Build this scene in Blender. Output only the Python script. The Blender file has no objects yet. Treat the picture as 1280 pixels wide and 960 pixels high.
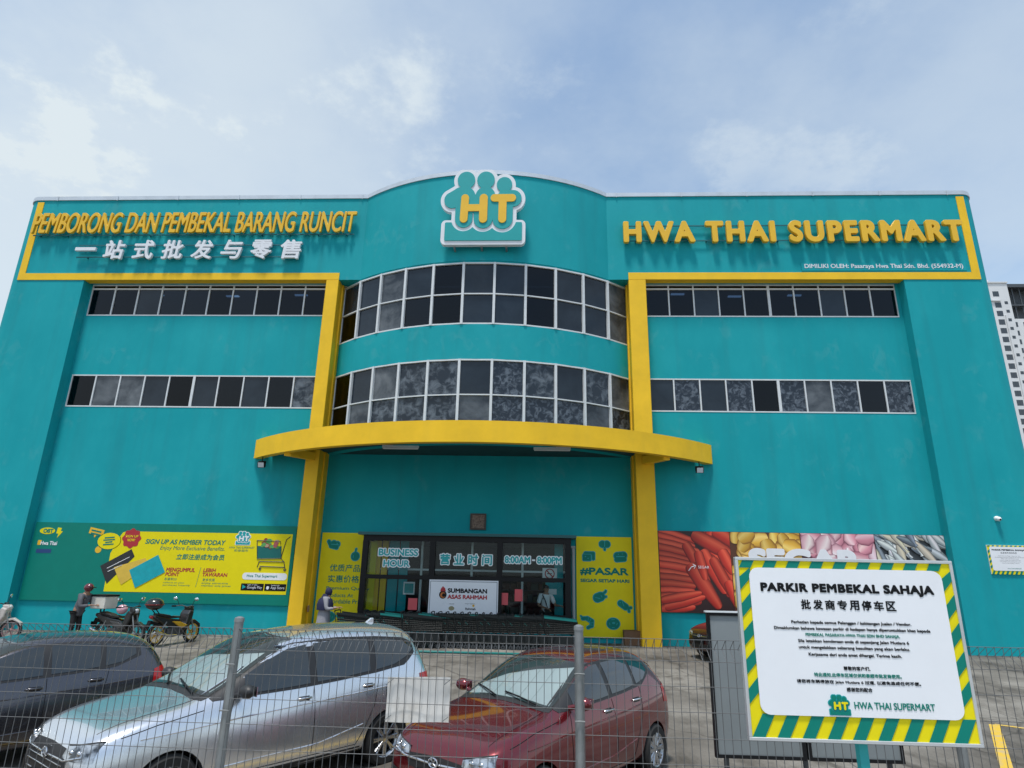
import bpy, bmesh, math, random
import numpy as np
from mathutils import Vector, Matrix
from mathutils.bvhtree import BVHTree
R_ = math.radians
S = bpy.context.scene
COL = S.collection
# ------------------------------------------------------------------ camera
cd = bpy.data.cameras.new('camera'); cam = bpy.data.objects.new('camera', cd); COL.objects.link(cam)
cd.sensor_fit = 'HORIZONTAL'; cd.sensor_width = 36.0; cd.lens = 36.0*780/1280
cd.clip_start = 0.05; cd.clip_end = 3000
_p, _r, _y = R_(16.84532), R_(1.17620), R_(2.70033)
_fw = Vector((-math.sin(_y)*math.cos(_p), math.cos(_y)*math.cos(_p), math.sin(_p)))
_rt = Vector((math.cos(_y), math.sin(_y), 0)); _up = _rt.cross(_fw)
_r2 = _rt*math.cos(_r)+_up*math.sin(_r); _u2 = -_rt*math.sin(_r)+_up*math.cos(_r)
cam.matrix_world = Matrix(((_r2.x,_u2.x,-_fw.x,0),(_r2.y,_u2.y,-_fw.y,0),(_r2.z,_u2.z,-_fw.z,2.1),(0,0,0,1)))
S.camera = cam
# ------------------------------------------------------------------ sky, sun, exposure
SUN_EL, SUN_AZ = R_(73), R_(200)      # azimuth: compass from +Y, clockwise
w = bpy.data.worlds.new('World'); S.world = w; w.use_nodes = True
nt = w.node_tree; N = nt.nodes; L = nt.links
for n in list(N): N.remove(n)
wo = N.new('ShaderNodeOutputWorld')
sky = N.new('ShaderNodeTexSky'); sky.sky_type = 'NISHITA'; sky.sun_disc = False
sky.sun_elevation = SUN_EL; sky.sun_rotation = SUN_AZ; sky.air_density = 1.0; sky.dust_density = 0.5
bg = N.new('ShaderNodeBackground'); bg.inputs[1].default_value = 0.13
tn = N.new('ShaderNodeMix'); tn.data_type = 'RGBA'; tn.blend_type = 'MULTIPLY'; tn.inputs[0].default_value = 1.0; tn.inputs[7].default_value = (0.84, 0.98, 1.0, 1); L.new(sky.outputs[0], tn.inputs[6]); L.new(tn.outputs[2], bg.inputs[0])
tc = N.new('ShaderNodeTexCoord'); sep = N.new('ShaderNodeSeparateXYZ'); L.new(tc.outputs['Generated'], sep.inputs[0])
def wm(op, a, b=None, clamp=False):
    n = N.new('ShaderNodeMath'); n.operation = op; n.use_clamp = clamp
    for i, v in enumerate((a, b)):
        if v is None: continue
        if isinstance(v, (int, float)): n.inputs[i].default_value = v
        else: L.new(v, n.inputs[i])
    return n.outputs[0]
zz = wm('ADD', wm('MAXIMUM', sep.outputs[2], 0.0), 0.22)
cx = wm('DIVIDE', sep.outputs[0], zz); cy = wm('DIVIDE', sep.outputs[1], zz)
cv = N.new('ShaderNodeCombineXYZ'); L.new(cx, cv.inputs[0]); L.new(cy, cv.inputs[1]); cv.inputs[2].default_value = 3.7
def wnoise(scale, detail, rough, off):
    mp = N.new('ShaderNodeMapping'); L.new(cv.outputs[0], mp.inputs[0]); mp.inputs['Location'].default_value = off
    n = N.new('ShaderNodeTexNoise'); L.new(mp.outputs[0], n.inputs['Vector'])
    n.inputs['Scale'].default_value = scale; n.inputs['Detail'].default_value = detail; n.inputs['Roughness'].default_value = rough
    return n.outputs['Fac']
def wramp(v, a, b):
    n = N.new('ShaderNodeMapRange'); n.interpolation_type = 'SMOOTHSTEP'; L.new(v, n.inputs[0])
    n.inputs[1].default_value = a; n.inputs[2].default_value = b; return n.outputs[0]
veil = wramp(wnoise(0.9, 7, 0.6, (2.9, 1.7, 0)), 0.36, 0.66)       # thin high cloud
puff = wramp(wnoise(2.6, 9, 0.62, (7.1, 0.4, 0)), 0.57, 0.70)        # brighter cumulus
low = wramp(sep.outputs[2], 0.62, 0.12)                              # whiter towards the horizon
west = wramp(sep.outputs[0], 0.25, -0.75)                            # brighter towards the left
amt = wm('ADD', wm('MULTIPLY', veil, 0.40), 0.17)
amt = wm('MAXIMUM', amt, wm('MULTIPLY', low, 0.80))
amt = wm('ADD', amt, wm('MULTIPLY', west, 0.30), True)
amt = wm('ADD', amt, wm('MULTIPLY', puff, wm('ADD', wm('MULTIPLY', west, 0.30), 0.22)), True)
bg2 = N.new('ShaderNodeBackground'); bg2.inputs[0].default_value = (0.84, 0.94, 1.0, 1); bg2.inputs[1].default_value = 0.56
mxs = N.new('ShaderNodeMixShader'); L.new(amt, mxs.inputs[0]); L.new(bg.outputs[0], mxs.inputs[1]); L.new(bg2.outputs[0], mxs.inputs[2])
L.new(mxs.outputs[0], wo.inputs[0])
sl = bpy.data.lights.new('sun', 'SUN'); sl.energy = 2.4; sl.angle = R_(9); sl.color = (1.0, 0.96, 0.90)
so = bpy.data.objects.new('sun', sl); COL.objects.link(so)
_sd = Vector((math.sin(SUN_AZ)*math.cos(SUN_EL), math.cos(SUN_AZ)*math.cos(SUN_EL), math.sin(SUN_EL)))
so.rotation_euler = _sd.to_track_quat('Z', 'Y').to_euler(); so.location = (0, 0, 60)
S.view_settings.view_transform = 'Standard'; S.view_settings.look = 'None'
S.view_settings.exposure = 0.64; S.view_settings.gamma = 1.0; S.view_settings.use_curve_mapping = False
# ------------------------------------------------------------------ materials
MATS = {}
def mat(name, col, rough=0.6, metal=0.0, var=0.0, vscale=3.0, bump=0.0, bscale=60.0, spec=0.5, coat=0.0, alpha=1.0, col2=None, vlo=0.35, vhi=0.7, stretch=(1,1,1), trans=0.0, emit=0.0):
    if name in MATS: return MATS[name]
    m = bpy.data.materials.new(name); m.use_nodes = True; MATS[name] = m
    nt = m.node_tree; b = nt.nodes['Principled BSDF']
    b.inputs['Base Color'].default_value = (*col, 1); b.inputs['Roughness'].default_value = rough
    b.inputs['Metallic'].default_value = metal; b.inputs['Specular IOR Level'].default_value = spec
    b.inputs['Coat Weight'].default_value = coat; b.inputs['Coat Roughness'].default_value = 0.04
    b.inputs['Alpha'].default_value = alpha; b.inputs['Transmission Weight'].default_value = trans
    if emit: b.inputs['Emission Color'].default_value = (*col, 1); b.inputs['Emission Strength'].default_value = emit
    tcn = nt.nodes.new('ShaderNodeTexCoord')
    if var > 0 or col2:
        mp = nt.nodes.new('ShaderNodeMapping'); mp.inputs['Scale'].default_value = stretch
        nt.links.new(tcn.outputs['Object'], mp.inputs[0])
        n = nt.nodes.new('ShaderNodeTexNoise'); n.inputs['Scale'].default_value = vscale; n.inputs['Detail'].default_value = 6; n.inputs['Roughness'].default_value = 0.62
        nt.links.new(mp.outputs[0], n.inputs['Vector'])
        r = nt.nodes.new('ShaderNodeMapRange'); nt.links.new(n.outputs['Fac'], r.inputs[0])
        r.inputs[1].default_value = vlo; r.inputs[2].default_value = vhi
        mx = nt.nodes.new('ShaderNodeMix'); mx.data_type = 'RGBA'; nt.links.new(r.outputs[0], mx.inputs[0])
        c2 = col2 or tuple(min(1, c*(1+var)) for c in col)
        c1 = col if col2 else tuple(c*(1-var) for c in col)
        mx.inputs[6].default_value = (*c1, 1); mx.inputs[7].default_value = (*c2, 1)
        nt.links.new(mx.outputs[2], b.inputs['Base Color'])
    if bump > 0:
        n = nt.nodes.new('ShaderNodeTexNoise'); n.inputs['Scale'].default_value = bscale; n.inputs['Detail'].default_value = 4
        nt.links.new(tcn.outputs['Object'], n.inputs['Vector'])
        bp = nt.nodes.new('ShaderNodeBump'); bp.inputs['Strength'].default_value = bump; bp.inputs['Distance'].default_value = 0.02
        nt.links.new(n.outputs['Fac'], bp.inputs['Height']); nt.links.new(bp.outputs[0], b.inputs['Normal'])
    return m
def glass(name, tint=(0.8,0.9,0.9), see=0.6, rough=0.02, ior=1.36):
    """window glass: part clear, part mirror (fresnel)"""
    if name in MATS: return MATS[name]
    m = bpy.data.materials.new(name); m.use_nodes = True; MATS[name] = m
    nt = m.node_tree; n = nt.nodes; out = n['Material Output']; n.remove(n['Principled BSDF'])
    t = n.new('ShaderNodeBsdfTransparent'); t.inputs[0].default_value = (*[c*see for c in tint], 1)
    g = n.new('ShaderNodeBsdfGlossy'); g.inputs['Roughness'].default_value = rough; g.inputs[0].default_value = (0.95,0.97,1,1)
    f = n.new('ShaderNodeFresnel'); f.inputs[0].default_value = ior
    mx = n.new('ShaderNodeMixShader'); nt.links.new(f.outputs[0], mx.inputs[0]); nt.links.new(t.outputs[0], mx.inputs[1]); nt.links.new(g.outputs[0], mx.inputs[2])
    nt.links.new(mx.outputs[0], out.inputs[0]); return m
def attr_mat(name, rough=0.45):
    """print: colour comes from the mesh's printed colour attribute"""
    if name in MATS: return MATS[name]
    m = bpy.data.materials.new(name); m.use_nodes = True; MATS[name] = m
    b = m.node_tree.nodes['Principled BSDF']; b.inputs['Roughness'].default_value = rough
    a = m.node_tree.nodes.new('ShaderNodeAttribute'); a.attribute_name = 'print'
    m.node_tree.links.new(a.outputs['Color'], b.inputs['Base Color']); return m
# ------------------------------------------------------------------ objects
def tag(o, label=None, cat=None, group=None, kind=None):
    for k, v in (('label', label), ('category', cat), ('group', group), ('kind', kind)):
        if v: o[k] = v
    return o
def thing(name, label, cat, loc=(0,0,0), rz=0.0, group=None):
    o = bpy.data.objects.new(name, None); COL.objects.link(o); o.empty_display_size = 0.2
    o.location = loc; o.rotation_euler = (0, 0, rz); return tag(o, label, cat, group)
def link(name, me, m, parent=None):
    if m is not None:
        me.materials.clear()
        for k in (m if isinstance(m, (list, tuple)) else [m]): me.materials.append(k)
    o = bpy.data.objects.new(name, me); COL.objects.link(o)
    if parent is not None: o.parent = parent
    return o
def copy_tree(o, parent=None):
    c = o.copy(); COL.objects.link(c); c.parent = parent
    for ch in list(o.children): copy_tree(ch, c)
    return c
class MB:
    """collects shapes; build() links them as one mesh object"""
    def __init__(s): s.v = []; s.f = []; s.mi = []; s.c = []; s.col = None
    def add(s, vs, fs, mi=0):
        b = len(s.v); s.v += [tuple(v) for v in vs]; s.f += [tuple(b+i for i in f) for f in fs]; s.mi += [mi]*len(fs)
        s.c += [s.col]*len(vs); return s
    def box(s, x0, x1, y0, y1, z0, z1, mi=0):
        v = [(x,y,z) for z in (z0,z1) for y in (y0,y1) for x in (x0,x1)]
        return s.add(v, [(0,2,3,1),(4,5,7,6),(0,1,5,4),(2,6,7,3),(0,4,6,2),(1,3,7,5)], mi)
    def obox(s, c, ux, uy, uz, mi=0):
        c = Vector(c); ux, uy, uz = Vector(ux), Vector(uy), Vector(uz)
        v = [c+ux*a+uy*b+uz*d for d in (-1,1) for b in (-1,1) for a in (-1,1)]
        return s.add(v, [(0,2,3,1),(4,5,7,6),(0,1,5,4),(2,6,7,3),(0,4,6,2),(1,3,7,5)], mi)
    def tube(s, pts, r, n=6, mi=0, cap=True):
        pts = [Vector(p) for p in pts]; k = len(pts); rr = r if isinstance(r, (list,tuple)) else [r]*k
        vs = []; prev = None
        for i in range(k):
            d = (pts[min(i+1,k-1)]-pts[max(i-1,0)])
            if d.length < 1e-9: d = Vector((0,0,1))
            d.normalize()
            a = prev if prev is not None else (Vector((0,0,1)) if abs(d.z) < 0.9 else Vector((1,0,0)))
            u = (a - d*a.dot(d))
            if u.length < 1e-6: u = d.orthogonal()
            u.normalize(); prev = u; v = d.cross(u)
            for j in range(n):
                t = 2*math.pi*j/n; vs.append(pts[i]+(u*math.cos(t)+v*math.sin(t))*rr[i])
        fs = [(i*n+j, i*n+(j+1)%n, (i+1)*n+(j+1)%n, (i+1)*n+j) for i in range(k-1) for j in range(n)]
        if cap: fs += [tuple(range(n-1,-1,-1)), tuple((k-1)*n+j for j in range(n))]
        return s.add(vs, fs, mi)
    def prism(s, poly, mp, t0, t1, mi=0):
        """poly: 2D outline; mp(u,v,t) -> 3D; convex or mildly concave outlines"""
        n = len(poly); vs = [mp(u,v,t0) for u,v in poly]+[mp(u,v,t1) for u,v in poly]
        fs = [tuple(range(n-1,-1,-1)), tuple(range(n,2*n))]+[(i,(i+1)%n,n+(i+1)%n,n+i) for i in range(n)]
        return s.add(vs, fs, mi)
    def ell(s, c, rx, ry, rz, n=12, m=8, mi=0, rot=None):
        vs = []; fs = []
        for i in range(m+1):
            a = math.pi*i/m
            for j in range(n):
                b = 2*math.pi*j/n
                p = Vector((rx*math.sin(a)*math.cos(b), ry*math.sin(a)*math.sin(b), rz*math.cos(a)))
                if rot: p = rot @ p
                vs.append(Vector(c)+p)
        for i in range(m):
            for j in range(n): fs.append((i*n+j, (i+1)*n+j, (i+1)*n+(j+1)%n, i*n+(j+1)%n))
        return s.add(vs, fs, mi)
    def lathe(s, prof, c, axis='y', n=28, mi=0):
        """prof: (radius, along) pairs; closed ring profile"""
        vs = []; k = len(prof); c = Vector(c)
        for j in range(n):
            t = 2*math.pi*j/n
            for r, a in prof:
                p = {'y': (r*math.cos(t), a, r*math.sin(t)), 'z': (r*math.cos(t), r*math.sin(t), a), 'x': (a, r*math.cos(t), r*math.sin(t))}[axis]
                vs.append(c+Vector(p))
        fs = [(j*k+i, j*k+i+1, ((j+1)%n)*k+i+1, ((j+1)%n)*k+i) for j in range(n) for i in range(k-1)]
        return s.add(vs, fs, mi)
    def mesh(s, name, smooth=None):
        me = bpy.data.meshes.new(name); me.from_pydata(s.v, [], s.f)
        me.polygons.foreach_set('material_index', s.mi)
        bm = bmesh.new(); bm.from_mesh(me); bmesh.ops.recalc_face_normals(bm, faces=bm.faces[:]); bm.to_mesh(me); bm.free()
        if any(c is not None for c in s.c):
            a = me.color_attributes.new('print', 'FLOAT_COLOR', 'POINT')
            for i, c in enumerate(s.c): a.data[i].color = (*(c or (1,1,1)), 1)
        if smooth is not None:
            me.polygons.foreach_set('use_smooth', [True]*len(me.polygons)); me.set_sharp_from_angle(angle=R_(smooth))
        me.update(); return me
    def build(s, name, m, parent=None, smooth=None): return link(name, s.mesh(name, smooth), m, parent)
def bevel_mod(o, w=0.01, seg=2):
    b = o.modifiers.new('bevel', 'BEVEL'); b.width = w; b.segments = seg; b.limit_method = 'ANGLE'; return o
def smooth_path(pts, n=8):
    """Catmull-Rom through the points"""
    P = [Vector(p) for p in pts]; out = []
    for i in range(len(P)-1):
        a, b, c, d = P[max(i-1,0)], P[i], P[i+1], P[min(i+2,len(P)-1)]
        for k in range(n):
            t = k/n; out.append(0.5*((2*b)+(c-a)*t+(2*a-5*b+4*c-d)*t*t+(3*b-a-3*c+d)*t*t*t))
    out.append(P[-1]); return out
# ------------------------------------------------------------------ 2-D shapes by signed distance
class SDF:
    def __init__(s, x0, x1, y0, y1, h):
        s.h = h; s.xs = np.arange(x0, x1+h, h); s.ys = np.arange(y0, y1+h, h); s.X, s.Y = np.meshgrid(s.xs, s.ys); s.x0, s.y0 = x0, y0
    def circle(s, x, y, r): return np.hypot(s.X-x, s.Y-y)-r
    def cap(s, x0, y0, x1, y1, r):
        dx, dy = x1-x0, y1-y0; t = np.clip(((s.X-x0)*dx+(s.Y-y0)*dy)/max(dx*dx+dy*dy,1e-12), 0, 1)
        return np.hypot(s.X-x0-t*dx, s.Y-y0-t*dy)-r
    def rbox(s, x0, x1, y0, y1, r):
        qx = np.abs(s.X-(x0+x1)/2)-((x1-x0)/2-r); qy = np.abs(s.Y-(y0+y1)/2)-((y1-y0)/2-r)
        return np.hypot(np.maximum(qx,0), np.maximum(qy,0))+np.minimum(np.maximum(qx,qy),0)-r
def contours(g, X0, Y0, h):
    """closed outlines of g<0 (marching squares, asymptotic ties ignored)"""
    g = np.pad(g, 1, constant_values=1e3); g = np.where(g == 0, 1e-9, g); ny, nx = g.shape; ins = g < 0
    code = ins[:-1,:-1]*1+ins[:-1,1:]*2+ins[1:,1:]*4+ins[1:,:-1]*8
    nxt = {}
    T = {1:[(3,0)],2:[(0,1)],3:[(3,1)],4:[(1,2)],5:[(3,0),(1,2)],6:[(0,2)],7:[(3,2)],8:[(2,3)],9:[(2,0)],10:[(0,1),(2,3)],11:[(2,1)],12:[(1,3)],13:[(1,0)],14:[(0,3)]}
    js, is_ = np.nonzero((code > 0) & (code < 15))
    key = lambda j, i, e: (0,j,i) if e == 0 else (1,j,i+1) if e == 1 else (0,j+1,i) if e == 2 else (1,j,i)
    for j, i in zip(js.tolist(), is_.tolist()):
        for a, b in T[int(code[j,i])]: nxt[key(j,i,a)] = key(j,i,b)
    def pt(k):
        o, j, i = k
        a, b = (g[j,i], g[j,i+1]) if o == 0 else (g[j,i], g[j+1,i])
        t = a/(a-b); t = min(max(t,0.02),0.98)
        return (X0+(i-1+(t if o == 0 else 0))*h, Y0+(j-1+(t if o == 1 else 0))*h)
    loops = []
    while nxt:
        k0 = next(iter(nxt)); k = k0; lp = []
        while k in nxt:
            lp.append(pt(k)); k = nxt.pop(k)
        if len(lp) > 5: loops.append(lp)
    out = []
    for lp in loops:                                    # drop near-collinear points
        q = []; n = len(lp)
        for i in range(n):
            a = q[-1] if q else lp[i-1]; b = lp[i]; c = lp[(i+1)%n]
            ar = abs((b[0]-a[0])*(c[1]-a[1])-(b[1]-a[1])*(c[0]-a[0]))
            if ar > 0.02*h*h or math.hypot(b[0]-a[0], b[1]-a[1]) > 6*h: q.append(b)
        if len(q) > 3: out.append(q)
    return out
def loops_mesh(loops, depth, name='shape', bevel=0.0):
    """fill outlines (even-odd holes), extrude to +-depth/2 in z; flat in XY"""
    c = bpy.data.curves.new(name, 'CURVE'); c.dimensions = '2D'; c.fill_mode = 'BOTH'; c.extrude = max(depth/2-bevel, 0)
    c.bevel_depth = bevel; c.bevel_resolution = 1; c.offset = -bevel
    for lp in loops:
        sp = c.splines.new('POLY'); sp.points.add(len(lp)-1); sp.use_cyclic_u = True
        sp.points.foreach_set('co', [v for x, y in lp for v in (x, y, 0, 1)])
    return curve_to_mesh(c, name)
def curve_to_mesh(c, name):
    o = bpy.data.objects.new('tmp', c); COL.objects.link(o)
    me = bpy.data.meshes.new_from_object(o.evaluated_get(bpy.context.evaluated_depsgraph_get()))
    bpy.data.objects.remove(o); bpy.data.curves.remove(c); me.name = name; return me
def text_raw(body, shear=0.0, spacing=1.0):
    c = bpy.data.curves.new('txt', 'FONT'); c.body = body; c.shear = shear; c.space_character = spacing; c.space_line = 1.0
    return curve_to_mesh(c, 'txt')
def text_mesh(body, x0, x1, z0, z1, depth=0.004, bold=0.0, shear=0.0, spacing=1.0, res=30, fitx=True, align='l', bevel=0.0):
    """lettering laid out in x (x0..x1) and z (z0..z1, ink height), facing -y at y=0; bold = stroke growth as a share of the ink height"""
    me = text_raw(body, shear, spacing)
    V = np.empty(len(me.vertices)*3); me.vertices.foreach_get('co', V); V = V.reshape(-1,3)[:,:2]
    lo, hi = V.min(0), V.max(0); H = z1-z0; b = bold*H
    sz = (H-2*b)/(hi[1]-lo[1]); sx = (x1-x0-2*b)/(hi[0]-lo[0]) if fitx else sz
    P = (V-lo)*np.array([sx, sz])+b
    width = (hi[0]-lo[0])*sx+2*b
    off = x0 if (fitx or align == 'l') else ((x0+x1-width)/2 if align == 'c' else x1-width)
    if bold <= 0 and depth < 0.02:
        out = bpy.data.meshes.new('txt'); fs = [tuple(p.vertices) for p in me.polygons]
        out.from_pydata([(x+off, 0.0, y+z0) for x, y in P], [], fs); bpy.data.meshes.remove(me); out.update(); return out
    cnt = {}
    for p in me.polygons:
        vs = list(p.vertices)
        for a, bb in zip(vs, vs[1:]+vs[:1]):
            k = (a,bb) if a < bb else (bb,a); cnt[k] = cnt.get(k,0)+1
    # weld by position so that shared outline points match
    E = [k for k, n in cnt.items() if n == 1]
    key = {}; idx = np.empty(len(P), int)
    for i, q in enumerate(np.round(P/(H*1e-4)).astype(int).tolist()): idx[i] = key.setdefault(tuple(q), i)
    seen = {}
    for a, bb in E:
        k = tuple(sorted((idx[a], idx[bb])))
        if k[0] != k[1]: seen[k] = seen.get(k,0)+1
    E = np.array([k for k, n in seen.items() if n == 1]); bpy.data.meshes.remove(me)
    par = {}
    def find(a):
        while par.setdefault(a,a) != a: par[a] = par[par[a]]; a = par[a]
        return a
    for a, bb in E.tolist(): par[find(a)] = find(bb)
    comp = np.array([find(a) for a in E[:,0].tolist()])
    A, B = P[E[:,0]], P[E[:,1]]
    cx0 = {}; cx1 = {}
    for c in set(comp.tolist()):
        s_ = comp == c; cx0[c] = min(A[s_,0].min(), B[s_,0].min()); cx1[c] = max(A[s_,0].max(), B[s_,0].max())
    e0 = np.array([cx0[c] for c in comp.tolist()]); e1 = np.array([cx1[c] for c in comp.tolist()])
    h = H/res; mg = b+3*h
    xs = np.arange(-mg, width+mg, h); ys = np.arange(-mg, H+mg, h); G = np.full((len(ys), len(xs)), 1e3)
    step = max(8, int(0.4*res))
    for i in range(0, len(xs), step):
        xx = xs[i:i+step]; s_ = (e0 < xx[-1]+mg) & (e1 > xx[0]-mg)
        if not s_.any(): continue
        a, c = A[s_], B[s_]; X, Y = np.meshgrid(xx, ys); px = X.ravel()[:,None]; py = Y.ravel()[:,None]
        d = c-a; t = np.clip(((px-a[:,0])*d[:,0]+(py-a[:,1])*d[:,1])/np.maximum((d**2).sum(1),1e-14), 0, 1)
        dist = np.sqrt(((px-a[:,0]-t*d[:,0])**2+(py-a[:,1]-t*d[:,1])**2).min(1))
        cr = (a[:,1] > py) != (c[:,1] > py)
        with np.errstate(divide='ignore', invalid='ignore'):
            xi = a[:,0]+(py-a[:,1])*d[:,0]/d[:,1]
        ins = ((cr & (xi > px)).sum(1) % 2) == 1
        G[:,i:i+step] = np.where(ins, -dist, dist).reshape(X.shape)
    lps = contours(G-b, xs[0], ys[0], h)
    me = loops_mesh(lps, depth, 'txt', bevel)
    n = len(me.vertices); V = np.empty(n*3); me.vertices.foreach_get('co', V); V = V.reshape(-1,3)
    out = np.stack([V[:,0]+off, -V[:,2], V[:,1]+z0], 1); me.vertices.foreach_set('co', out.ravel()); me.update()
    return me
def lettering(name, parent, m, y, body, x0, x1, z0, z1, **k):
    me = text_mesh(body, x0, x1, z0, z1, **k); o = link(name, me, m, parent); o.location.y = y; return o
def stand(me, y=0.0):
    """a flat XY mesh stood up: x, -z, y"""
    n = len(me.vertices); V = np.empty(n*3); me.vertices.foreach_get('co', V); V = V.reshape(-1,3)
    me.vertices.foreach_set('co', np.stack([V[:,0], -V[:,2]+y, V[:,1]], 1).ravel()); me.update(); return me
# ================================================================== SETTING
D = 20.884; RC = D+0.4; WE = D+0.8; XC = -2.13
M_TEAL = mat('teal_wall_paint', (0.004,0.315,0.36), 0.72, spec=0.22, var=0.0, vscale=0.55, bump=0.12, bscale=45, col2=(0.012,0.365,0.41), vlo=0.40, vhi=0.75, stretch=(1,1,0.6))
def weather(m, streak, scuff, dirt):
    """rain streaks, pale scuffs and splash dirt over a painted wall"""
    nt = m.node_tree; b = nt.nodes['Principled BSDF']; src = b.inputs['Base Color'].links[0].from_socket
    tcn = nt.nodes.new('ShaderNodeTexCoord')
    def nz_(sc, st, det, lo, hi, dist=0.0):
        mp = nt.nodes.new('ShaderNodeMapping'); mp.inputs['Scale'].default_value = st; nt.links.new(tcn.outputs['Object'], mp.inputs[0])
        n = nt.nodes.new('ShaderNodeTexNoise'); n.inputs['Scale'].default_value = sc; n.inputs['Detail'].default_value = det; n.inputs['Distortion'].default_value = dist; nt.links.new(mp.outputs[0], n.inputs['Vector'])
        r = nt.nodes.new('ShaderNodeMapRange'); r.inputs[1].default_value = lo; r.inputs[2].default_value = hi; nt.links.new(n.outputs['Fac'], r.inputs[0]); return r.outputs[0]
    def mul(v, k):
        n = nt.nodes.new('ShaderNodeMath'); n.operation = 'MULTIPLY'; nt.links.new(v, n.inputs[0])
        if isinstance(k, float): n.inputs[1].default_value = k
        else: nt.links.new(k, n.inputs[1])
        return n.outputs[0]
    def mix_(f, a, col):
        x = nt.nodes.new('ShaderNodeMix'); x.data_type = 'RGBA'; nt.links.new(f, x.inputs[0]); nt.links.new(a, x.inputs[6]); x.inputs[7].default_value = (*col,1); return x.outputs[2]
    c = mix_(mul(nz_(1.0, (2.2,2.2,0.10), 7, 0.50, 0.80), streak), src, (0.03,0.10,0.10))
    c = mix_(mul(mul(nz_(0.9, (1,1,1), 4, 0.52, 0.62), nz_(2.6, (1,1,0.7), 8, 0.50, 0.66, 0.8)), scuff), c, (0.16,0.42,0.43))
    c = mix_(mul(nz_(26.0, (1,1,1), 3, 0.74, 0.80), dirt), c, (0.03,0.04,0.04))
    nt.links.new(c, b.inputs['Base Color'])
weather(M_TEAL, 0.20, 0.15, 0.5)
M_YEL = mat('yellow_wall_paint', (0.88,0.54,0.02), 0.6, var=0.07, vscale=1.2, bump=0.10, bscale=50, spec=0.3); weather(M_YEL, 0.07, 0.0, 0.35)
M_WHITE = mat('white_paint', (0.80,0.81,0.82), 0.45, var=0.04, vscale=4)
M_ALU = mat('white_aluminium', (0.66,0.69,0.71), 0.35, var=0.05, vscale=5)
M_COPE = mat('metal_coping', (0.62,0.66,0.70), 0.35, metal=0.4, var=0.08, vscale=2)
M_BLACK = mat('black_paint', (0.006,0.0065,0.008), 0.45, spec=0.25)
M_DKGREY = mat('dark_grey', (0.05,0.055,0.06), 0.5)
M_GREYW = mat('grey_soffit', (0.30,0.32,0.33), 0.7, var=0.1)
M_STEEL = mat('galvanised_steel', (0.25,0.265,0.27), 0.5, metal=0.6, var=0.14, vscale=9)
M_GREEN = mat('print_green', (0.0,0.20,0.155), 0.5, spec=0.25, var=0.04)
M_PYEL = mat('print_yellow', (0.80,0.68,0.004), 0.5, spec=0.25, var=0.03)
M_PTEAL = mat('print_teal', (0.0,0.34,0.36), 0.45, var=0.04)
M_PRED = mat('print_red', (0.42,0.02,0.03), 0.45)
M_PWHITE = mat('print_white', (0.80,0.82,0.86), 0.35, var=0.03, vscale=2)
M_INK = mat('print_black', (0.006,0.007,0.009), 0.5, spec=0.2)
M_PRINT = attr_mat('printed_picture')
# --- parking lot: gentle fall from the shop down to the fence
def lot_z(y): return -0.30 if y < 8 else (0.0 if y > 19.5 else -0.30+0.30*(y-8)/11.5)
m = bpy.data.materials.new('concrete_lot'); m.use_nodes = True; MATS['concrete_lot'] = m
nt = m.node_tree; b = nt.nodes['Principled BSDF']; b.inputs['Roughness'].default_value = 0.85
tcn = nt.nodes.new('ShaderNodeTexCoord')
def nz(scale, det, st=(1,1,1)):
    mp = nt.nodes.new('ShaderNodeMapping'); mp.inputs['Scale'].default_value = st; nt.links.new(tcn.outputs['Object'], mp.inputs[0])
    n = nt.nodes.new('ShaderNodeTexNoise'); n.inputs['Scale'].default_value = scale; n.inputs['Detail'].default_value = det; n.inputs['Roughness'].default_value = 0.65
    nt.links.new(mp.outputs[0], n.inputs['Vector']); return n.outputs['Fac']
def rmp(v, stops):
    r = nt.nodes.new('ShaderNodeValToRGB'); nt.links.new(v, r.inputs[0]); el = r.color_ramp.elements
    el[0].position, el[0].color = stops[0][0], (*stops[0][1],1); el[1].position, el[1].color = stops[-1][0], (*stops[-1][1],1)
    for p, c in stops[1:-1]: e = el.new(p); e.color = (*c,1)
    return r.outputs[0]
def mixc(f, a, c, mode='MIX', fac=None):
    x = nt.nodes.new('ShaderNodeMix'); x.data_type = 'RGBA'; x.blend_type = mode
    if f is None: x.inputs[0].default_value = fac
    else: nt.links.new(f, x.inputs[0])
    nt.links.new(a, x.inputs[6]); nt.links.new(c, x.inputs[7]); return x.outputs[2]
base = rmp(nz(0.35, 8), [(0.30,(0.085,0.075,0.063)),(0.5,(0.185,0.17,0.148)),(0.74,(0.33,0.31,0.275))])
st = rmp(nz(1.6, 9, (1,0.45,1)), [(0.36,(0.30,0.28,0.25)),(0.52,(1,1,1)),(0.7,(1,1,1))])
spk = rmp(nz(55, 3), [(0.3,(0.72,0.72,0.72)),(0.6,(1.06,1.06,1.06))])
c_ = mixc(None, mixc(None, base, st, 'MULTIPLY', 0.75), spk, 'MULTIPLY', 0.8)
oil = rmp(nz(0.9, 4), [(0.22,(0.35,0.34,0.33)),(0.33,(1,1,1)),(0.8,(1,1,1))]); c_ = mixc(None, c_, oil, 'MULTIPLY', 0.8)
vo = nt.nodes.new('ShaderNodeTexVoronoi'); vo.feature = 'DISTANCE_TO_EDGE'; vo.inputs['Scale'].default_value = 0.32
wp = nt.nodes.new('ShaderNodeTexNoise'); wp.inputs['Scale'].default_value = 1.5; wp.inputs['Detail'].default_value = 6; nt.links.new(tcn.outputs['Object'], wp.inputs['Vector'])
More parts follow.
